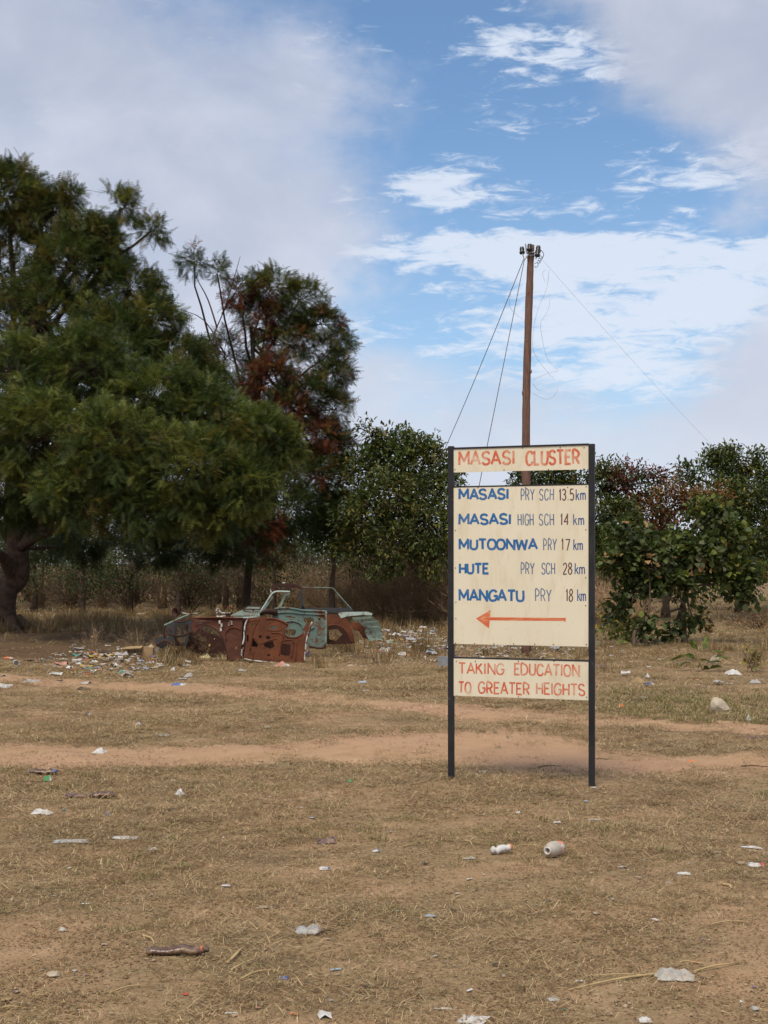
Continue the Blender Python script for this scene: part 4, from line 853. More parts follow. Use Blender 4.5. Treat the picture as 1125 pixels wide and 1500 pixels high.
# front end
M_rustf = rustm('rust_maroon', None, 0, (.045, .018, .013), (.155, .058, .036))
fen = filled('front_fender', c2([(262, 330), (400, 326), (585, 330), (582, 460), (575, 592), (520, 596), (490, 590), (478, 520), (466, 470), (448, 432), (425, 405), (395, 380), (360, 366), (325, 380), (300, 402), (276, 420), (262, 400)]), [c2(circ(545, 515, 5, 9)), c2([(300, 352), (345, 350), (330, 362), (305, 366)])], Yc + .05, M_rustf, car, .012, lambda x, z: .10 * np.clip((330 - x) / 50, 0, 1) ** 2)
bar('fender_rib', c2([(268, 326), (400, 322), (590, 326)]), Yc + .03, .012, M_rust)
bar('fender_rib', c2([(480, 470), (478, 420), (500, 390), (540, 385), (572, 400)]), Yc + .04, .008, M_rust)
bar('wheel_arch', c2([(262, 404), (276, 424), (300, 405), (325, 384), (360, 370), (395, 384), (425, 409), (448, 436), (466, 474), (480, 524), (492, 592)]), Yc + .05, .011, M_rustd)
k = MB()
for a, b in ((440, 352), (452, 372), (448, 398), (500, 365), (515, 357), (508, 352)):
    k.box(P(*c2([(a, b)])[0], Yc + .035), (.030, .006, .055), m=0)
k.build('paint_flake', M_chip, car)
filled('front_panel', c2([(88, 372), (118, 352), (152, 350), (152, 420), (150, 505), (118, 500), (95, 478)]), [c2([(100, 400), (112, 390), (114, 440), (104, 446)])], Yc + .55, M_dkmetal, car, .02, lambda x, z: (256 - x) * .01)
filled('grille_frame', c2([(150, 350), (262, 340), (262, 372), (230, 500), (160, 505)]), [c2([(165, 372), (200, 368), (196, 430), (168, 440)]), c2([(208, 366), (246, 362), (236, 420), (206, 430)]), c2([(168, 452), (226, 444), (216, 480), (172, 486)])], Yc + .75, M_dkmetal, car, .02)
bar('fender_top', c2([(90, 372), (150, 345), (210, 318), (262, 302), (318, 294)]), Yc + .25, [.014] * 13, M_teal2, Y2=Yc + 1.2)
bar('bonnet_hinge', c2([(150, 345), (195, 352), (262, 330)]), Yc + .4, .016, M_rustd)
k = MB(); k.lathe(P(*c2([(182, 292)])[0], Yc + .8), (-.6, -.75, .1), [(0, .0), (0.0, .04), (.06, .075), (.09, .085), (.09, .075), (.02, .03)], 14); k.build('headlight_bowl', M_rustd, car, True)
bar('engine_pipe', c2([(418, 315), (440, 318), (480, 314)]), Yc + .5, .017, M_chip); bar('engine_pipe', c2([(425, 300), (420, 280), (432, 268), (445, 290), (480, 296), (512, 294)]), Yc + .6, .015, M_chip)
bar('engine_pipe', c2([(490, 262), (500, 256), (512, 260), (522, 264), (520, 274)]), Yc + .8, .016, M_rust)
bar('inner_wing', c2([(265, 345), (330, 335), (430, 325), (520, 290)]), Yc + .9, .02, M_rustd, Y2=Yc + 1.25)
for pts_, y_, r_, m_ in ((c2([(60, 470), (110, 430), (180, 440), (250, 420)]), .4, .018, M_rustd), (c2([(40, 500), (95, 470), (150, 500)]), .3, .020, M_rustd), (c2([(120, 380), (170, 470), (200, 500)]), .6, .022, M_rustd), (c2([(230, 360), (250, 440), (300, 500)]), .9, .025, M_rustd),
                         (c2([(160, 262), (175, 285), (240, 300), (300, 300)]), .9, .012, M_chip), (c2([(100, 360), (85, 420), (100, 490)]), .45, .018, M_rustd), (c2([(200, 420), (260, 470), (340, 480), (420, 500)]), 1.0, .018, M_rustd), (c2([(300, 420), (380, 440), (450, 470)]), 1.1, .02, M_rustd)):
    bar('bent_bar', pts_, Yc + y_, r_, m_)
filled('torn_sheet', c2([(30, 470), (70, 440), (100, 460), (112, 500), (80, 520), (40, 505)]), [], Yc + .35, M_dkmetal, car, .02)
# cowl, ribbed
k = MB()
q0, q1, q2_, q3 = [P(*p_, y_) for p_, y_ in zip(c7([(232, 332), (505, 334), (505, 252), (400, 250)]), (Yc + .1, Yc + .1, Yc + 1.1, Yc + 1.1))]
for i_ in range(11):
    a = i_ / 11; b = (i_ + .72) / 11
    A1, B1 = q0 + (q1 - q0) * a, q0 + (q1 - q0) * b; A2, B2 = q3 + (q2_ - q3) * a, q3 + (q2_ - q3) * b; up = np.array([0, 0, .014])
    k.add([A1, B1, B2, A2, A1 + up, B1 + up, B2 + up, A2 + up], [(4, 5, 6, 7), (0, 1, 5, 4), (1, 2, 6, 5), (2, 3, 7, 6), (3, 0, 4, 7), (3, 2, 1, 0)])
dn = np.array([0, 0, -.012]); k.add([q0 + dn, q1 + dn, q2_ + dn, q3 + dn, q0 + 2 * dn, q1 + 2 * dn, q2_ + 2 * dn, q3 + 2 * dn], [(0, 1, 2, 3), (7, 6, 5, 4), (0, 4, 5, 1), (1, 5, 6, 2), (2, 6, 7, 3), (3, 7, 4, 0)])
k.build('cowl', M_teal2, car)
bar('cowl_edge', c7([(236, 342), (330, 344), (430, 340), (505, 343)]), Yc + .04, .014, M_chipt)
k = MB(); th = np.linspace(0, 2 * math.pi, 25); c_ = P(371, 897, Yc + .6)
k.tube(np.array([c_ + [.17 * math.cos(t), .10 * math.sin(t), .055 + .052 * math.sin(t)] for t in th]), .011, 6); k.tube(curve3(c_ + [0, 0, .05], c_ + [-.05, .3, -.15]), .015, 6); k.tube(curve3(c_ + [-.16, 0, .05], c_ + [.16, 0, .05]), .010, 5); k.build('steering_wheel', M_rustd, car, True)
bar('dashboard', c7([(505, 300), (560, 285), (610, 290), (650, 300)]), Yc + .7, .05, M_rustd, Y2=Yc + 1.0)
# windscreen pillars, roof header
bar('windscreen_pillar', c7([(503, 298), (560, 210), (612, 128), (640, 108), (665, 103), (720, 103), (780, 106)]), Yc + .12, .016, M_chipt)
filled('pillar_web', c7([(520, 290), (560, 258), (632, 150), (622, 146), (575, 205), (530, 265)]), [], Yc + .2, M_teal, car, .03)
filled('windscreen_pillar', c7([(652, 292), (680, 290), (752, 132), (780, 130), (780, 120), (728, 124), (716, 150), (690, 215), (672, 248), (650, 262)]), [], Yc + 1.15, M_teal2, car, .04)
filled('roof_header', c7([(598, 108), (596, 85), (606, 66), (640, 45), (690, 30), (750, 25), (800, 26), (850, 40), (884, 62), (890, 92), (868, 84), (840, 70), (812, 66), (780, 84), (745, 92), (700, 92), (650, 96), (628, 112), (606, 120)]), [c7([(640, 74), (700, 52), (740, 54), (735, 76), (690, 82), (648, 86)])], Yc + 1.2, M_rustd, car, .05, lambda x, z: (405 - x) * .02)
k = MB(); k.box(P(*c7([(605, 95)])[0], Yc + 1.12), (.02, .02, .06)); k.box(P(*c7([(723, 22)])[0], Yc + 1.0), (.05, .03, .02)); k.build('paint_flake', M_chip, car)
bar('centre_pillar', c7([(872, 80), (880, 160), (900, 262)]), Yc + 1.25, .027, M_dkmetal)
bar('roof_strut', c7([(800, 240), (830, 190), (862, 130), (875, 90)]), Yc + 1.5, .008, M_rustd)
# far-side body and window frame
filled('far_door', c7([(640, 262), (720, 252), (820, 262), (900, 276), (1010, 280), (1118, 286), (1117, 420), (1108, 612), (1060, 622), (950, 604), (760, 600), (620, 590), (618, 330)]),
       [c7([(903, 342), (960, 338), (998, 350), (1000, 408), (960, 414), (930, 400), (905, 372)]), c7([(742, 452), (780, 444), (832, 452), (836, 480), (820, 506), (762, 508), (738, 480)]), c7(circ(1058, 455, 12)), c7(circ(1035, 502, 9)), c7(circ(1050, 356, 12)), c7([(738, 322), (785, 326), (830, 336), (826, 348), (760, 340), (740, 334)]), c7(circ(870, 420, 10, 7))],
       Yc + 1.0, M_teal, car, .02, None, 'pale teal door panel with rust-edged holes')
bar('door_rib', c7([(650, 300), (760, 292), (880, 306), (1000, 312), (1100, 318)]), Yc + .98, .011, M_teal); bar('door_rib', c7([(700, 390), (800, 372), (880, 400), (900, 440), (960, 450), (1000, 430)]), Yc + .98, .012, M_teal)
bar('door_rib', c7([(1110, 288), (1112, 450), (1104, 610)]), Yc + .98, .02, M_teal2); bar('door_rib', c7([(640, 262), (720, 252), (820, 262), (900, 276), (1010, 280), (1118, 286)]), Yc + .99, .020, M_teal)
bar('window_frame', c3([(182, 132), (280, 133), (372, 136), (395, 155), (450, 218), (502, 274)]), Yc + 1.5, .011, M_teal); bar('window_frame', c3([(180, 132), (184, 200), (190, 262)]), Yc + 1.5, .010, M_dkmetal)
filled('rear_deck', c3([(186, 262), (300, 262), (440, 262), (480, 260), (512, 282), (500, 298), (420, 296), (320, 284), (190, 274)]), [], Yc + 1.3, M_dkmetal, car, .10)
filled('rear_quarter', c3([(340, 300), (430, 306), (468, 330), (492, 370), (508, 430), (520, 486), (496, 490), (478, 440), (455, 400), (420, 378), (380, 372), (342, 385)]), [], Yc + .75, M_rust, car, .02)
filled('inner_wheel_arch', c3([(342, 372), (420, 366), (470, 392), (500, 450), (508, 488), (420, 492), (342, 490)]), [c3([(352, 400), (410, 396), (440, 430), (400, 470), (356, 460)])], Yc + 1.25, M_rustd, car, .02)
bar('arch_lip', c3([(345, 378), (380, 368), (422, 376), (458, 400), (482, 442), (500, 488)]), Yc + .73, .013, M_rust)
filled('rear_fender', c3([(500, 322), (560, 318), (620, 314), (640, 322), (664, 345), (680, 380), (694, 418), (692, 462), (650, 466), (612, 472), (598, 448), (580, 420), (588, 390), (560, 366), (520, 345)]), [], Yc + .55, M_teal2, car, .02, lambda x, z: .12 * np.clip((x - 545) / 15, 0, 1) ** 2)
filled('fender_stay', c3([(490, 360), (540, 352), (590, 384), (584, 420), (606, 462), (570, 450), (545, 410), (505, 398)]), [], Yc + .68, M_rust, car, .02)
filled('boot_edge', c3([(414, 298), (428, 290), (500, 288), (600, 287), (630, 298), (626, 308), (560, 306), (470, 314), (432, 326)]), [], Yc + .42, M_chipt, car, .10)
bar('sill', c7([(950, 606), (1050, 622), (1108, 614)]), Yc + .95, .02, M_rustd)
# near door
door = filled('door', c7([(400, 345), (455, 338), (515, 334), (600, 340), (700, 364), (765, 404), (762, 425), (738, 444), (730, 478), (745, 510), (785, 520), (830, 520), (870, 508), (892, 488), (905, 440), (930, 398), (985, 380), (962, 480), (940, 560), (925, 640), (915, 768), (780, 764), (640, 755), (500, 742), (360, 718), (368, 640), (375, 580), (380, 460)]),
       [c7([(440, 530), (462, 556), (487, 590), (480, 612), (428, 606)]), c7([(540, 580), (588, 562), (625, 553), (641, 606), (602, 628), (545, 606)]), c7([(706, 580), (745, 582), (786, 592), (784, 640), (774, 690), (735, 690), (694, 680), (696, 630)]), c7(circ(508, 515, 13)), c7([(555, 520), (575, 505), (603, 520), (598, 540), (570, 542)]), c7([(575, 424), (640, 420), (662, 432), (650, 444), (590, 446)]), c7([(415, 396), (468, 392), (462, 412), (424, 416)]), c7([(570, 680), (590, 672), (600, 688), (582, 700)]), c7([(900, 465), (915, 458), (920, 480), (908, 494)]), c7([(385, 500), (402, 500), (400, 560), (386, 565)])],
       Yc - .03, M_rust, car, .012, None, 'rusty stripped inner door panel with chipped white edges')
for rb, w_ in ((c7([(560, 350), (640, 352), (720, 380), (760, 408)]), .016), (c7([(500, 345), (470, 400), (440, 480), (425, 560), (415, 640)]), .010), (c7([(610, 484), (660, 480), (700, 490), (718, 520), (705, 556), (690, 600), (682, 690)]), .009), (c7([(700, 556), (760, 544), (812, 556), (808, 620), (794, 710)]), .009), (c7([(425, 518), (462, 532), (500, 580), (540, 568), (600, 545), (660, 535)]), .008), (c7([(845, 545), (838, 640), (830, 740)]), .007), (c7([(445, 640), (440, 725)]), .008), (c7([(560, 455), (640, 462), (700, 455)]), .007), (c7([(400, 372), (470, 366), (500, 360)]), .008), (c7([(740, 448), (732, 480), (748, 512), (800, 524), (850, 518), (892, 492)]), .010)):
    q = smooth_path([P(a, b, Yc - .038) for a, b in rb], 3); k = MB(); k.tube(q, w_, 6); k.build('rib', M_rust, door, True)
for pts_, w_ in ((c7([(398, 348), (372, 400), (362, 470), (358, 540), (345, 590)]), .014), (c7([(340, 630), (338, 690), (352, 716)]), .013), (c7([(358, 718), (430, 734), (540, 746), (640, 755), (780, 764), (914, 770)]), .013), (c7([(984, 380), (962, 430), (945, 490), (930, 560), (920, 650), (912, 768)]), .014)):
    q = smooth_path([P(a, b, Yc - .055) for a, b in pts_], 3); k = MB(); k.tube(q, w_, 6); k.build('chipped_edge', M_chip, door, True)
filled('hinge_pillar', c7([(346, 345), (398, 342), (378, 460), (372, 600), (356, 716), (318, 716), (322, 560), (340, 440)]), [c7(circ(352, 620, 6, 12))], Yc + .10, M_rustd, car, .03)
filled('door_hole_shade', c7([(385, 470), (480, 440), (600, 470), (690, 470), (735, 530), (830, 560), (900, 590), (905, 700), (880, 745), (600, 740), (390, 705)]), [], Yc + .42, M_rustd, car, .02)  # dark sheet added behind the door, standing in for shade in its holes
filled('wheel_arch_shade', c2([(235, 440), (270, 400), (330, 395), (360, 420), (420, 430), (470, 470), (480, 560), (430, 545), (380, 575), (300, 560), (250, 575), (225, 520)]), [c2([(300, 450), (350, 440), (370, 480), (320, 500)])], Yc + 1.0, M_rustd, car, .06)  # ragged dark sheet added behind the wheel arch in place of shade
k = MB(); k.box(P(410, 966, Yc + .6) - [0, 0, .04], (3.1, .9, .05)); k.build('floor_pan', M_rustd, car)

# ================================================================== rubbish
def pm(name, col, rough=.6, spec=.3, bump=.8): 
    def b(nt, out):
        n = N(nt); f = n.noise(12, 5, .65); n.pbr(out, n.mix(n.mr(n.noise(20, 6, .7), .46, .66, 0, .75), n.ramp(f, [(.3, tuple(q * .7 for q in col)), (.65, col)]), (.34, .235, .14)), rough, n.noise(50, 5, .6), bump, .004, 0, spec)
    return mat(name, b)
MT = dict(white=pm('white_plastic', (.66, .66, .65)), grey=pm('grey_film', (.42, .43, .43)), clear=pm('dull_clear_film', (.46, .44, .40), .3), brown=pm('brown_bottle_plastic', (.105, .050, .034), .22, .6), tan=pm('tan_card', (.36, .25, .13), .8, .2), kraft=pm('kraft_paper', (.40, .32, .23), .8, .2),
          blue=pm('blue_print', (.05, .15, .42)), red=pm('red_print', (.58, .05, .04)), orange=pm('orange_print', (.72, .20, .06)), green=pm('green_plastic', (.03, .33, .12)), teal=pm('teal_plastic', (.03, .30, .28)), yellow=pm('yellow_plastic', (.66, .45, .05)), black=pm('black_film', (.02, .018, .02)),
          purple=pm('purple_film', (.12, .08, .20)), mauve=pm('mauve_film', (.15, .095, .105)), pink=pm('pink_plastic', (.60, .28, .25)), lblue=pm('pale_blue_film', (.35, .50, .62)), paleyel=pm('pale_yellow_film', (.60, .56, .28)), stone=plain('stone', (.40, .335, .25), .9, .35, 9, .2, 0, 1.0, 18), straw=plain('straw_stalk', (.46, .34, .17), .8, .25, 12), wood=plain('dark_stick', (.10, .062, .040), .9, .3, 14))
def sheet(mbx, c, lx, ly, hz, ang, m=0, seed=None, n=8, m2=None):
    """a crumpled closed sheet with thickness lying on the ground"""
    r = np.random.default_rng(seed if seed is not None else rng.integers(1e6)); c = np.array(c); ca, sa = math.cos(ang), math.sin(ang)
    u = np.linspace(-1, 1, n); top = []
    ph = r.uniform(0, 6, 6); ed = 1 - .22 * r.random((n, 2))
    for a_, i_ in zip(u, range(n)):
        for b_, j_ in zip(u, range(n)):
            x = a_ * lx / 2 * (ed[j_, 0]) ; y = b_ * ly / 2 * (ed[i_, 1]); f = max(0, 1 - max(abs(a_), abs(b_)) ** 3)
            z = hz * (.42 + .16 * math.sin(a_ * 2.6 + ph[3]) + .20 * math.sin(a_ * 3.1 + ph[0]) * math.sin(b_ * 3 + ph[1]) + .12 * math.sin(a_ * 7 + ph[2] + b_ * 3) + .05 * r.normal()) * (f * (.55 if hz < .04 else 1.0) + .12)
            z = max(z, 0.002); gx, gy = c[0] + x * ca - y * sa, c[1] + x * sa + y * ca; top.append((gx, gy, float(ground_h(gx, gy)) + z + .004))
    top = np.array(top); bot = top.copy(); bot[:, 2] -= .0025; V = np.vstack([top, bot]); N2 = n * n; Fc = []; mm = []
    for i_ in range(n - 1):
        for j_ in range(n - 1):
            q_ = i_ * n + j_; Fc.append((q_, q_ + n, q_ + n + 1, q_ + 1)); Fc.append((N2 + q_ + 1, N2 + q_ + n + 1, N2 + q_ + n, N2 + q_)); mk = m2 if (m2 is not None and i_ >= n - 3) else m; mm += [mk, mk]
    for i_ in range(n - 1):
        for s0, s1 in ((i_, i_ + 1), ((i_ + 1) * n, i_ * n), ((n - 1) * n + i_ + 1, (n - 1) * n + i_), (i_ * n + n - 1, (i_ + 1) * n + n - 1)): Fc.append((s0, s1, N2 + s1, N2 + s0)); mm.append(m)
    k0 = mbx.n; mbx.v.append(V); mbx.f += [tuple(k0 + t for t in f) for f in Fc]; mbx.m += mm; mbx.n += len(V)
def gpx(px, py): g = G(px, py); return g, g[1] / F
def litter(name, cat, px, py, wpx, dpx_m, hm, col, label, ang=0.0, col2=None, group=None):
    g, s = gpx(px, py); k = MB(); sheet(k, g, wpx * s, dpx_m, hm, ang, 0, None, 8, 1 if col2 else None)
    o = k.build(name, [MT[col]] + ([MT[col2]] if col2 else []), None, loc=g); return tag(o, label, cat, group)
LI = [('plastic_bag', 'bag', 989, 1428, 64, .13, .055, 'clear', 'dull clear plastic bag lying over long straw stalks near the bottom right', .05, None),
      ('plastic_scrap', 'litter', 693, 1486, 44, .09, .02, 'white', 'crumpled white plastic scrap at the bottom edge of the photo', -.4, None),
      ('plastic_strip', 'litter', 648, 1469, 30, .015, .008, 'white', 'thin white plastic strip just above the crumpled scrap at the bottom', 0, None),
      ('plastic_bag', 'bag', 452, 1367, 44, .12, .045, 'grey', 'flattened grey plastic bag in the open foreground', .1, None),
      ('paper_scrap', 'litter', 392, 1330, 38, .05, .02, 'kraft', 'brown torn paper scrap left of and above the grey bag', 0, 'brown'),
      ('plastic_scrap', 'litter', 478, 1229, 30, .12, .05, 'mauve', 'crumpled purplish-brown plastic in the middle foreground', .1, None),
      ('wrapper', 'wrapper', 476, 1269, 18, .05, .025, 'white', 'small white and blue wrapper below the purplish-brown plastic', .2, 'blue'),
      ('wrapper', 'wrapper', 551, 1246, 12, .04, .02, 'white', 'tiny blue-cornered wrapper left of the orange-ended carton', .5, 'blue'),
      ('paper_sheet', 'paper', 184, 1229, 42, .07, .02, 'white', 'long folded whitish paper on the left foreground', -.05, None),
      ('plastic_film', 'film', 105, 1236, 60, .08, .02, 'grey', 'long see-through film lying left of the folded whitish paper', .15, None),
      ('crumpled_paper', 'paper', 62, 1197, 34, .09, .04, 'white', 'crumpled white paper above the long film at the left', -.1, None),
      ('white_scrap', 'litter', 223, 1246, 14, .05, .02, 'white', 'small white scrap just right of and below the folded paper', .4, None),
      ('paper_cup', 'cup', 264, 1162, 14, .08, .05, 'white', 'whitish flattened cup standing on edge left of centre', .7, None),
      ('shoe_sole', 'litter', 252, 1187, 22, .05, .02, 'black', 'black shoe-sole-like scrap below the flattened cup', .3, None),
      ('plastic_bag', 'bag', 146, 1104, 20, .16, .05, 'white', 'whitish plastic bag lying on the nearer footpath at the left', 0, None),
      ('plastic_scrap', 'litter', 70, 1144, 14, .10, .05, 'green', 'green and white wrapper below the blue-capped bottle', .3, 'white'),
      ('plastic_scrap', 'litter', 43, 1149, 8, .05, .03, 'pink', 'small pink scrap at the left below the blue-capped bottle', 0, None),
      ('plastic_scrap', 'litter', 93, 1190, 6, .05, .03, 'teal', 'small turquoise scrap beside the crumpled white paper', 0, None),
      ('plastic_scrap', 'litter', 156, 1196, 7, .05, .03, 'blue', 'small blue scrap in the left foreground grass', 0, None),
      ('bottle_cap', 'cap', 513, 1147, 7, .05, .03, 'green', 'tiny bright green scrap alone in the grass left of the sign', 0, None),
      ('wrapper', 'wrapper', 262, 1004, 23, .20, .05, 'blue', 'blue and white wrapper on the far footpath below the wreck', -.1, 'white'),
      ('plastic_scrap', 'litter', 205, 1016, 12, .14, .04, 'kraft', 'pale scrap left of the blue wrapper on the far footpath', 0, None),
      ('plastic_scrap', 'litter', 239, 1075, 24, .12, .03, 'grey', 'grey film lying between the two footpaths', 0, None),
      ('plastic_scrap', 'litter', 203, 1061, 8, .08, .04, 'white', 'small white scrap above the grey film between the footpaths', 0, None),
      ('plastic_scrap', 'litter', 129, 1046, 9, .10, .04, 'mauve', 'small mauve wrapper between the footpaths at the left', 0, 'white'),
      ('dark_rag', 'rag', 123, 1008, 20, .12, .04, 'black', 'black rag on the far footpath at the left', 0, None),
      ('plastic_tray', 'tray', 183, 984, 24, .28, .06, 'teal', 'green-rimmed white tray in front of the litter heap', -.1, 'white'),
      ('plastic_bag', 'bag', 276, 993, 14, .20, .07, 'grey', 'greyish paper bag right of and above the blue wrapper', .1, None),
      ('plastic_scrap', 'litter', 253, 984, 9, .12, .06, 'white', 'small bright white scrap above the blue wrapper', .2, None),
      ('plastic_scrap', 'litter', 355, 984, 13, .12, .04, 'grey', 'flat grey scrap in the grass below the rusty fender', 0, None),
      ('yellow_rag', 'rag', 300, 964, 18, .22, .09, 'paleyel', 'pale yellow crumpled bag below the front wheel arch of the wreck', .1, None),
      ('printed_bag', 'bag', 413, 974, 24, .24, .08, 'pink', 'pink and white printed bag leaning against the foot of the rusty door', -.15, 'white'),
      ('purple_scrap', 'litter', 451, 960, 10, .15, .10, 'purple', 'dark purple bag beside the lower corner of the rusty door', .1, None),
      ('plastic_bag', 'bag', 531, 1001, 14, .18, .06, 'lblue', 'pale bluish bag in the grass between the wreck and the sign', 0, None),
      ('paper_scrap', 'paper', 535, 1010, 13, .10, .03, 'white', 'flat white paper just below the pale bluish bag', .1, None),
      ('card_scrap', 'litter', 514, 977, 15, .15, .05, 'kraft', 'pale brown card in the grass behind the bluish bag', 0, None),
      ('tan_cloth', 'rag', 934, 998, 20, .25, .11, 'tan', 'tan rounded cloth bundle in the grass right of the sign', 0, None),
      ('wrapper', 'wrapper', 951, 1001, 13, .15, .06, 'blue', 'blue and white packet touching the tan bundle', .1, 'white'),
      ('plastic_scrap', 'litter', 949, 993, 9, .12, .06, 'white', 'white scrap behind the blue and white packet', .1, None),
      ('plastic_bag', 'bag', 1074, 990, 24, .26, .10, 'white', 'whitish plastic bag in the grass right of the sapling', 0, None),
      ('plastic_bag', 'bag', 1106, 1002, 16, .18, .07, 'grey', 'grey-white bag with a red corner near the right edge', 0, None),
      ('plastic_strip', 'litter', 943, 1023, 15, .08, .04, 'white', 'slanting white strip right of the sign post on greener grass', -.3, None),
      ('paper_scrap', 'paper', 992, 1028, 8, .07, .02, 'white', 'small white paper left of the pale rock', 0, None),
      ('orange_peel', 'litter', 911, 1036, 13, .10, .04, 'orange', 'orange-brown peel just right of the sign on greener grass', 0, None),
      ('plastic_scrap', 'litter', 1096, 1057, 10, .10, .06, 'white', 'white and green wrapper below and right of the pale rock', .2, 'green'),
      ('plastic_film', 'film', 1108, 1080, 36, .09, .03, 'mauve', 'long dark plum-coloured film on the ground at the right edge', 0, None),
      ('orange_peel', 'litter', 1013, 1117, 12, .07, .03, 'orange', 'orange-brown curled leaf on the nearer footpath at the right', .6, None),
      ('paper_plate', 'litter', 1101, 1249, 34, .06, .02, 'white', 'flat white card piece near the right edge', -.05, None),
      ('wrapper', 'wrapper', 1108, 1273, 28, .07, .03, 'white', 'red and white wrapper near the right edge', 0, 'red'),
      ('plastic_scrap', 'litter', 1085, 1270, 13, .05, .02, 'kraft', 'brown paper scrap left of the red and white wrapper', .5, None),
      ('white_scrap', 'litter', 1002, 1284, 20, .04, .02, 'white', 'thin torn white scrap right of and below the can', -.3, None),
      ('paper_scrap', 'litter', 708, 1132, 16, .05, .03, 'white', 'white paper scrap on the path between the sign posts', 0, None),
      ('white_scrap', 'litter', 687, 1259, 20, .04, .015, 'clear', 'clear plastic scrap left of the orange-ended carton', -.1, None),
      ('plastic_strip', 'litter', 872, 1203, 22, .02, .008, 'white', 'short white strip on the grass below the right sign post', 0, None),
      ('white_scrap', 'litter', 816, 1206, 12, .04, .02, 'white', 'white scrap right of the can-side stalks, above the can', 0, None),
      ('white_scrap', 'litter', 760, 1194, 10, .04, .03, 'white', 'white and black scrap above the orange-ended carton', 0, 'black'),
      ('paper_scrap', 'paper', 870, 1158, 9, .04, .02, 'white', 'tiny white paper at the foot of the right sign post', 0, None),
      ('plastic_scrap', 'litter', 728, 1411, 14, .04, .02, 'black', 'dark scrap above the bottom edge, left of the clear bag', 0, None),
      ('plastic_scrap', 'litter', 630, 1104+237, 16, .03, .01, 'lblue', 'thin bluish film scrap in the lower middle', 0, None),
      ('plastic_scrap', 'litter', 272, 1459, 8, .02, .01, 'red', 'tiny bright red scrap near the bottom left', .2, None),
      ('plastic_scrap', 'litter', 415, 1428, 14, .04, .02, 'blue', 'dark blue scrap right of the broken stalks', 0, None),
      ('plastic_strip', 'litter', 492, 1417, 18, .015, .008, 'lblue', 'thin pale strip in the bottom middle', .4, None),
      ('plastic_strip', 'litter', 339, 1483, 20, .012, .008, 'white', 'thin white strip at the bottom edge, left of centre', .1, None),
      ('plastic_scrap', 'litter', 92, 1371, 9, .03, .03, 'white', 'small white twist of plastic at the lower left', .9, None),
      ('plastic_scrap', 'litter', 945, 1497, 20, .05, .03, 'white', 'white scrap cut by the bottom edge at the right', 0, None),
      ('plastic_bag', 'bag', 568, 955, 20, .35, .16, 'white', 'long white plastic bag trailing from the litter behind the wreck', -.8, None),
      ('plastic_bag', 'bag', 592, 961, 22, .25, .08, 'white', 'white bag with an orange end right of the trailing one', -.2, 'orange'),
      ('plastic_bag', 'bag', 548, 938, 12, .3, .14, 'white', 'small white bag under the rear fender of the wreck', 0, None),
      ('plastic_scrap', 'litter', 5, 1006, 26, .2, .05, 'white', 'white film at the left edge on the far footpath', 0, None),
      ('plastic_scrap', 'litter', 12, 965, 16, .1, .04, 'orange', 'orange and white packet at the left edge behind the tin', 0, 'white'),
      ('plastic_scrap', 'litter', 46, 984+16, 24, .2, .05, 'grey', 'grey-white film on the far footpath near the left edge', 0, None)]
for a in LI: litter(a[0], a[1], a[2], a[3], a[4], a[5], a[6], a[7], a[8], a[9], a[10])

def along(px, py, lpx, ang):
    g, s = gpx(px, py); return g, s, np.array([math.cos(ang), math.sin(ang), 0])
# the can
g, s, ax = along(811, 1258, 24, -2.2); ax = np.array([-.62, -.78, .02]); ax /= np.linalg.norm(ax)
r = root('beverage_can', g, 'off-white waisted can with orange print lying open end towards the camera', 'can')
k = MB(); cc = g + [0, 0, .044]; L_ = .14; st_ = cc - ax * L_ / 2
k.lathe(st_, ax, [(0, .0), (0, .028), (.004, .035), (.030, .037), (.050, .041), (.055, .042)], 20, 1); k.lathe(st_, ax, [(.055, .042), (.075, .043), (.100, .040), (.115, .033), (.124, .024), (.130, .020)], 20, 0); k.build('body', [pm('can_paint', (.50, .46, .40), .5, .4, .2), mat('can_print', lambda nt, out: (lambda n: n.pbr(out, n.ramp(n.noise(26, 2), [(.40, (.62, .62, .62)), (.46, (.75, .20, .05)), (.54, (.75, .22, .06)), (.60, (.20, .25, .42))]), .45))(N(nt)))], r, True)
k = MB(); k.lathe(st_, ax, [(.130, .020), (.137, .022), (.138, .017), (.130, .014), (.128, .0)], 20, 0); k.build('rim', pm('can_rim', (.72, .72, .72), .35, .6, .1), r, True)
k = MB(); k.lathe(st_ + ax * .1285, ax, [(0, .011), (.002, .010), (.002, .0)], 14); k.build('opening', MT['black'], r)
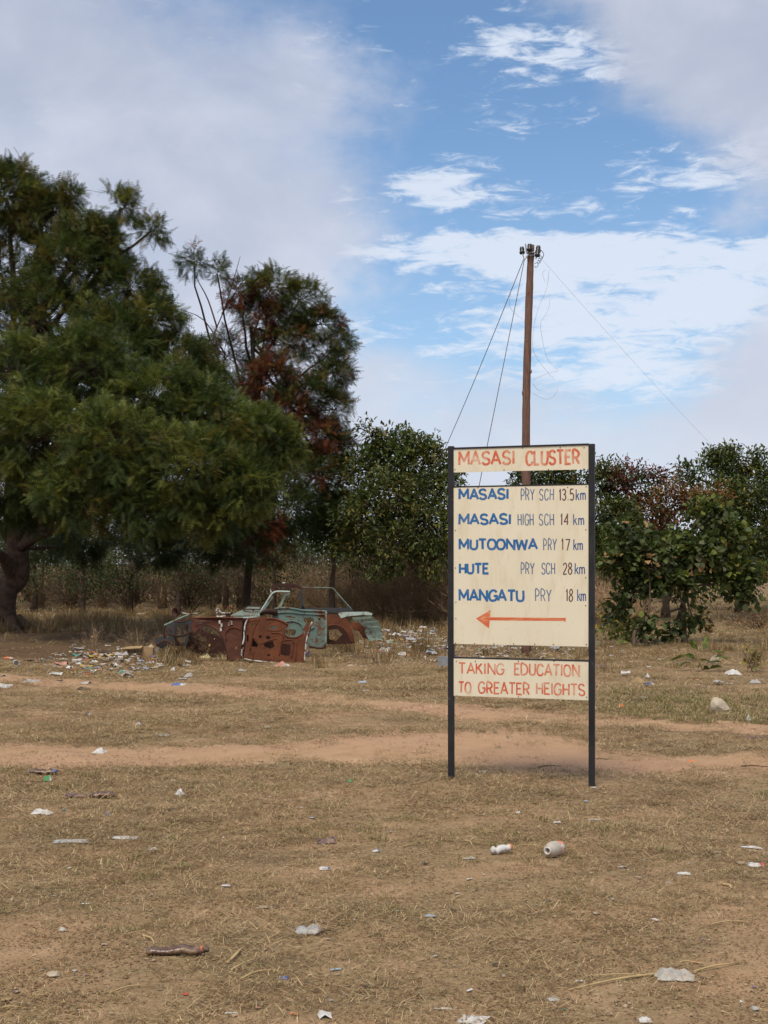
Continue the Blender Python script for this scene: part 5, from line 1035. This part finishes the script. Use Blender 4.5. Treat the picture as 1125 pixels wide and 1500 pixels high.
# flattened carton
g, s = gpx(735, 1253); ax = np.array([.96, .28, .12]); ax /= np.linalg.norm(ax)
def squashed(nm, cat, g, ax, L_, w, h, mats, label, orange=None, cap=None, seed=1):
    r0 = np.random.default_rng(seed); k = MB(); n = 12; ax = ax / np.linalg.norm(ax); sd_ = np.cross(ax, [0, 0, 1.0]); sd_ /= np.linalg.norm(sd_); up = np.cross(sd_, ax); V = []; t_ = np.linspace(0, 1, 9)
    for i, t in enumerate(t_):
        prof = min(1, .8 + 2 * t, (1 - t) * 4 + .55) * (1 + .05 * math.sin(t * 9 + seed)) * (1 + .03 * r0.normal()); c0 = g + ax * (t - .5) * L_ + up * .004 * r0.normal() + [0, 0, h * .55]
        for j in range(n):
            a = j / n * 6.283; V.append(c0 + sd_ * math.cos(a) * w / 2 * prof + up * (math.sin(a) * h / 2 * (.8 + .15 * r0.random())) * prof)
    Fc = [(i * n + j, i * n + (j + 1) % n, (i + 1) * n + (j + 1) % n, (i + 1) * n + j) for i in range(8) for j in range(n)]; mi = [0] * len(Fc)
    if orange: mi = [1 if i // n >= 7 else 0 for i in range(len(Fc))]
    Fc += [tuple(range(n))[::-1], tuple(8 * n + j for j in range(n))]; mi += [0, 0]
    rt = root(nm, g, label, cat); mesh('body', V, Fc, mats, rt, True, mi)
    if cap:
        k = MB(); e = g + ax * L_ / 2 + [0, 0, h * .55]; k.lathe(e - ax * .003, ax, [(0, w * .26), (.006, w * .27), (.006, w * .2), (.022, w * .2), (.022, 0)], 12); k.build('cap', cap, rt)
        k = MB(); k.lathe(e - ax * .016, ax, [(0, w * .24), (.0, w * .29), (.010, w * .29), (.010, w * .24)], 12); k.build('cap_ring', MT['red'], rt)
squashed('drink_carton', 'carton', g, ax, .125, .045, .045, [MT['white'], MT['orange']], 'flattened white carton with an orange end left of the can', orange=True, seed=4)
g, s = gpx(257, 1404); squashed('crushed_bottle', 'bottle', g, np.array([1, .05, 0]), 84 * s, .055, .035, [MT['brown']], 'crushed brown plastic bottle with a red cap ring in the bottom left', cap=MT['black'], seed=2)
g, s = gpx(62, 1136); squashed('crushed_bottle', 'bottle', g, np.array([1, -.02, 0]), 44 * s, .08, .04, [MT['brown'], MT['blue']], 'crushed brown bottle with a blue end below the nearer footpath at the left', orange=True, seed=3)
g, s = gpx(150, 1168); squashed('crushed_bottle', 'bottle', g, np.array([1, .12, 0]), 36 * s, .08, .045, [MT['brown']], 'bent brown bottle without a cap below the nearer footpath', seed=5)
g, s = gpx(112, 1169); squashed('crushed_bottle', 'bottle', g, np.array([1, 0, 0]), 30 * s, .06, .03, [MT['mauve']], 'dull mauve crushed bottle left of the bent brown one', seed=6)
g, s = gpx(882, 978); squashed('crushed_bottle', 'bottle', g, np.array([1, .1, .05]), 16 * s, .10, .06, [MT['mauve']], 'dark crushed bottle in the grass just right of the sign', seed=8)
# tin at left
g, s = gpx(22, 977); r = root('tin_can', g, 'small white tin lying open on the bare earth at the left edge', 'tin'); k = MB(); ax = np.array([.35, -.93, .02]); k.lathe(g + [0, .05, .05], ax, [(0, 0), (0, .045), (.10, .047), (.10, .040), (.02, .036), (.02, 0)], 16); k.build('body', MT['white'], r, True)
# cardboard box
g, s = gpx(203, 966); r = root('cardboard_box', g, 'battered brown cardboard box in the litter heap beside the wreck', 'box')
k = MB(); hw, hd, hh = .27, .16, .235; V = [(-hw, -hd, 0), (hw * .96, -hd, .0), (hw * .94, hd, 0), (-hw, hd, 0), (-hw * .92, -hd * .9, hh * .84), (-hw * .3, -hd, hh * .98), (hw * .4, -hd * .95, hh), (hw * .98, -hd * .9, hh * .86), (hw * .9, hd, hh * .9), (-hw * .85, hd, hh * .88)]
k.add(np.array(V) + g, [(0, 1, 7, 6, 5, 4), (1, 2, 8, 7), (2, 3, 9, 8), (3, 0, 4, 9), (4, 5, 6, 7, 8, 9), (3, 2, 1, 0)]); k.build('box_body', MT['tan'], r)
k = MB(); k.add(np.array([(-hw * .92, -hd * .92, hh * .85), (-hw * .3, -hd * 1.02, hh * .985), (hw * .4, -hd * .98, hh * 1.005), (hw * .3, -hd * 1.5, hh * .86), (-hw * .8, -hd * 1.45, hh * .80)]) + g, [(0, 1, 2, 3, 4)]); o = k.build('flap', MT['tan'], r); sm_ = o.modifiers.new('t', 'SOLIDIFY'); sm_.thickness = .005
k = MB()
for i in range(5): k.box(g + [-.13 + i * .05, -hd - .001, hh * .62], (.032, .004, .04))
for i in range(4): k.box(g + [-.11 + i * .055, -hd - .001, hh * .42], (.036, .004, .018))
k.build('printed_mark', plain('carton_ink', (.12, .085, .05), .8), r)
# rocks
def rock(px, py, wpx, hpx, label, m, seed, name='rock'):
    g, s = gpx(px, py); me = bpy.data.meshes.new(name); import bmesh; bm = bmesh.new(); bmesh.ops.create_icosphere(bm, subdivisions=3, radius=1); r0 = np.random.default_rng(seed); cuts = [(unit(1)[0], r0.uniform(.55, .85)) for _ in range(12)]
    pk = np.array([-.3, -.2, .9]); pk /= np.linalg.norm(pk)
    for v in bm.verts:
        c_ = np.array(v.co)
        for nrm, dd in cuts:
            t = c_ @ nrm
            if t > dd: c_ = c_ - nrm * (t - dd) * .9
        c_ = c_ * (1 + .03 * math.sin(9 * c_[0] + seed) * math.sin(8 * c_[2])); a = max(0, c_ @ pk); c_ = c_ * (1 + .06 * a ** 4); v.co = (c_[0] * wpx * s / 2, c_[1] * wpx * s / 2.4, c_[2] * hpx * s / 1.75 + hpx * s * .40)
    bm.to_mesh(me); bm.free(); o = link(name, me, m); o.location = g; return tag(o, label, name)
rock(1055, 1046, 30, 27, 'pale jagged rock on the greener grass at the right', plain('pale_rock', (.50, .425, .33), .9, .35, 7, .2, 0, 1.0, 14), 5)
rock(79, 1437, 22, 8, 'smooth flat brownish stone near the bottom left', MT['stone'], 3, 'stone')
rock(1047, 977, 14, 18, 'pale upright lump of rubble beside the sapling', MT['stone'], 9); rock(1013, 1022 - 5, 8, 6, 'small tan stone left of the pale jagged rock', MT['stone'], 11, 'stone')
# stalks and sticks
def stalk(label, a, b, w=.004, col='straw', sag=.01, name='straw_stalk', cat='stalk'):
    A_, B_ = G(*a), G(*b); k = MB(); md = (A_ + B_) / 2; q = smooth_path([A_ + [0, 0, .006], md + [rng.normal(0, .01), rng.normal(0, .01), sag + .006], B_ + [0, 0, .006]], 4); k.tube(q, np.linspace(w, w * .5, len(q)), 5); o = k.build(name, MT[col], None, True, loc=A_); tag(o, label, cat)
for a in [('long golden straw stalk running left from under the clear plastic bag', (965, 1423), (833, 1445), .0060), ('thin straw stalk above the long golden one left of the clear bag', (955, 1426), (858, 1424), .003), ('straw stalk sticking out to the right of the clear plastic bag', (1016, 1421), (1082, 1413), .0045), ('short straw stalk behind the clear plastic bag', (990, 1412), (1030, 1411), .004),
          ('stout pale stalk slanting up, topmost of the broken stalks at lower left', (333, 1412), (354, 1391), .007), ('bent stalk in the middle of the broken stalks at lower left', (338, 1421), (378, 1403), .005), ('long pale stalk, lowest of the broken stalks', (352, 1434), (408, 1416), .006),
          ('thin straw stalk above the left half of the crushed red-ringed bottle', (208, 1376), (226, 1389), .004), ('pale stalk lying below the flat stone near the bottom left', (160, 1461), (228, 1448), .003), ('straw stalk entering at the left edge near the bottom', (-10, 1483), (42, 1482), .004),
          ('pale straw stalk left of the orange-ended carton, pointing up right', (585, 1243), (636, 1231), .0035), ('straw stalk between carton and can', (756, 1239), (795, 1242), .003), ('pair of crossed straws above and left of the carton', (697, 1219), (728, 1218), .003), ('slanting short straw under the crossed ones', (680, 1231), (692, 1238), .004), ('pale stalk in the right foreground pointing right', (1038, 1356), (1100, 1354), .003), ('short thick straw in the right foreground', (1058, 1299), (1072, 1304), .006), ('curved white stalk left of the grey bag', (178, 1378), (214, 1369), .003)]:
    stalk(a[0], a[1], a[2], a[3])
for a in [('dark twig lying on the path between the sign posts', (790, 1128), (822, 1124), .006), ('thin dark twig on the path right of the sign', (872, 1111), (893, 1112), .004), ('dark twig at the right edge beside the nearer footpath', (1085, 1124), (1125, 1123), .006), ('dark stick in the grass left of the purplish-brown plastic', (285, 1205), (318, 1203), .004), ('short brown twig right of the grey bag', (463, 1373), (485, 1366), .006)]:
    stalk(*a, 'wood', .008, 'twig', 'twig')

# heaps and fine litter
cols = ['white', 'white', 'grey', 'white', 'clear', 'kraft', 'blue', 'red', 'black', 'yellow', 'black', 'tan', 'lblue', 'clear', 'purple', 'grey', 'tan', 'kraft', 'grey', 'white', 'clear', 'kraft', 'grey', 'teal', 'mauve', 'black', 'white', 'grey', 'orange', 'pink']
cm = [MT[c_] for c_ in cols]
def scraps(name, label, n, fpos, size, flat=.35):
    V, Fc, mi, n0 = [], [], [], 0
    for i in range(n):
        px, py, z0 = fpos(); g, s = gpx(px, py); l = rng.uniform(*size) * (2.0 if rng.random() < .12 else 1); w = l * rng.uniform(.3, .9); h = l * rng.uniform(.08, flat); a = rng.uniform(0, 6.283); ca, sa = math.cos(a), math.sin(a)
        P0 = np.array([(-.5, -.4, 0), (.0, -.5, .3), (.5, -.35, 0), (-.45, .1, .9), (.05, 0, .4), (.5, .1, 1), (-.5, .45, .1), (.1, .5, .5), (.45, .4, 0)]) + rng.normal(0, .12, (9, 3)); P0 = P0 * [l, w, h]; P0[:, 2] = np.abs(P0[:, 2]) + .006 + z0
        Q = np.stack([P0[:, 0] * ca - P0[:, 1] * sa, P0[:, 0] * sa + P0[:, 1] * ca, P0[:, 2]], 1) + g; V.append(Q); c_ = rng.integers(0, len(cols)); c_ = 0 if (c_ in (6, 7, 9, 28, 29) and rng.random() < .45) else c_
        for a_, b_, c1, d_ in ((0, 1, 4, 3), (1, 2, 5, 4), (3, 4, 7, 6), (4, 5, 8, 7)): Fc.append((n0 + a_, n0 + b_, n0 + c1)); Fc.append((n0 + a_, n0 + c1, n0 + d_)); mi += [c_, c_]
        n0 += 9
    o = mesh(name, np.concatenate(V), np.array(Fc), cm, None, False, mi); return tag(o, label, kind='stuff')
def heap(cx, cy, sx, sy, hmax):
    def f():
        a, b = rng.normal(0, 1, 2) * .5; a = np.clip(a, -1.3, 1.3); return cx + a * sx, max(cy + b * sy, 905), hmax * max(0, 1 - a * a - b * b) * rng.random()
    return f
scraps('litter', 'heap of plastic and paper litter beside the cardboard box and wreck', 330, heap(155, 972, 115, 22, .12), (.04, .14))
scraps('litter', 'bright plastic litter dumped at the rear of the wreck', 380, heap(600, 945, 80, 26, .28), (.04, .13))
scraps('litter', 'litter lying in the grass behind the sign', 260, heap(770, 952, 120, 16, .05), (.03, .12))
scraps('litter', 'litter scattered in the shade behind the big tree', 70, lambda: (rng.uniform(20, 240), rng.uniform(893, 918), .12), (.03, .09))
scraps('litter', 'litter scattered in the grass under the round-leaved bush', 110, lambda: (rng.uniform(870, 1125), 925 + 85 * rng.random() ** 1.2, .03), (.02, .08))
scraps('litter', 'tiny scraps of litter strewn over the open ground', 330, lambda: (rng.uniform(-40, 1165), 985 + 515 * rng.random() ** 1.4, 0), (.008, .030), .2)
V, Fc, n0 = [], [], 0
o8 = np.array([(1, 0, 0), (0, 1, 0), (-1, 0, 0), (0, -1, 0), (0, 0, .7), (0, 0, -.3)]); f8 = [(0, 1, 4), (1, 2, 4), (2, 3, 4), (3, 0, 4), (1, 0, 5), (2, 1, 5), (3, 2, 5), (0, 3, 5)]
for i in range(1500):
    px, py = rng.uniform(-60, 1180), 985 + 520 * rng.random() ** 1.2; g = G(px, py); r_ = rng.uniform(.003, .009) * (1 + .9 * (rng.random() < .06)) * (g[1] / 7) ** .5; V.append((o8 + rng.normal(0, .18, (6, 3))) * r_ * [1.2, 1, .8] + g + [0, 0, .002]); Fc += [tuple(a + n0 for a in f) for f in f8]; n0 += 6
tag(mesh('gravel', np.concatenate(V), np.array(Fc), plain('pebble', (.36, .27, .18), .9, .5, 3)), 'small pebbles and soil crumbs over the open ground', kind='stuff')
# rag tangle hiding in the left heap: pale lumps of rubble
for (a, b, w_, h_, l_) in ((222, 965, 18, 20, 'whitish rubble lump right of the cardboard box'), (160, 968, 16, 9, 'grey-white rubble lump in the middle of the litter heap')): rock(a, b, w_, h_, l_, MT['stone'], int(a))
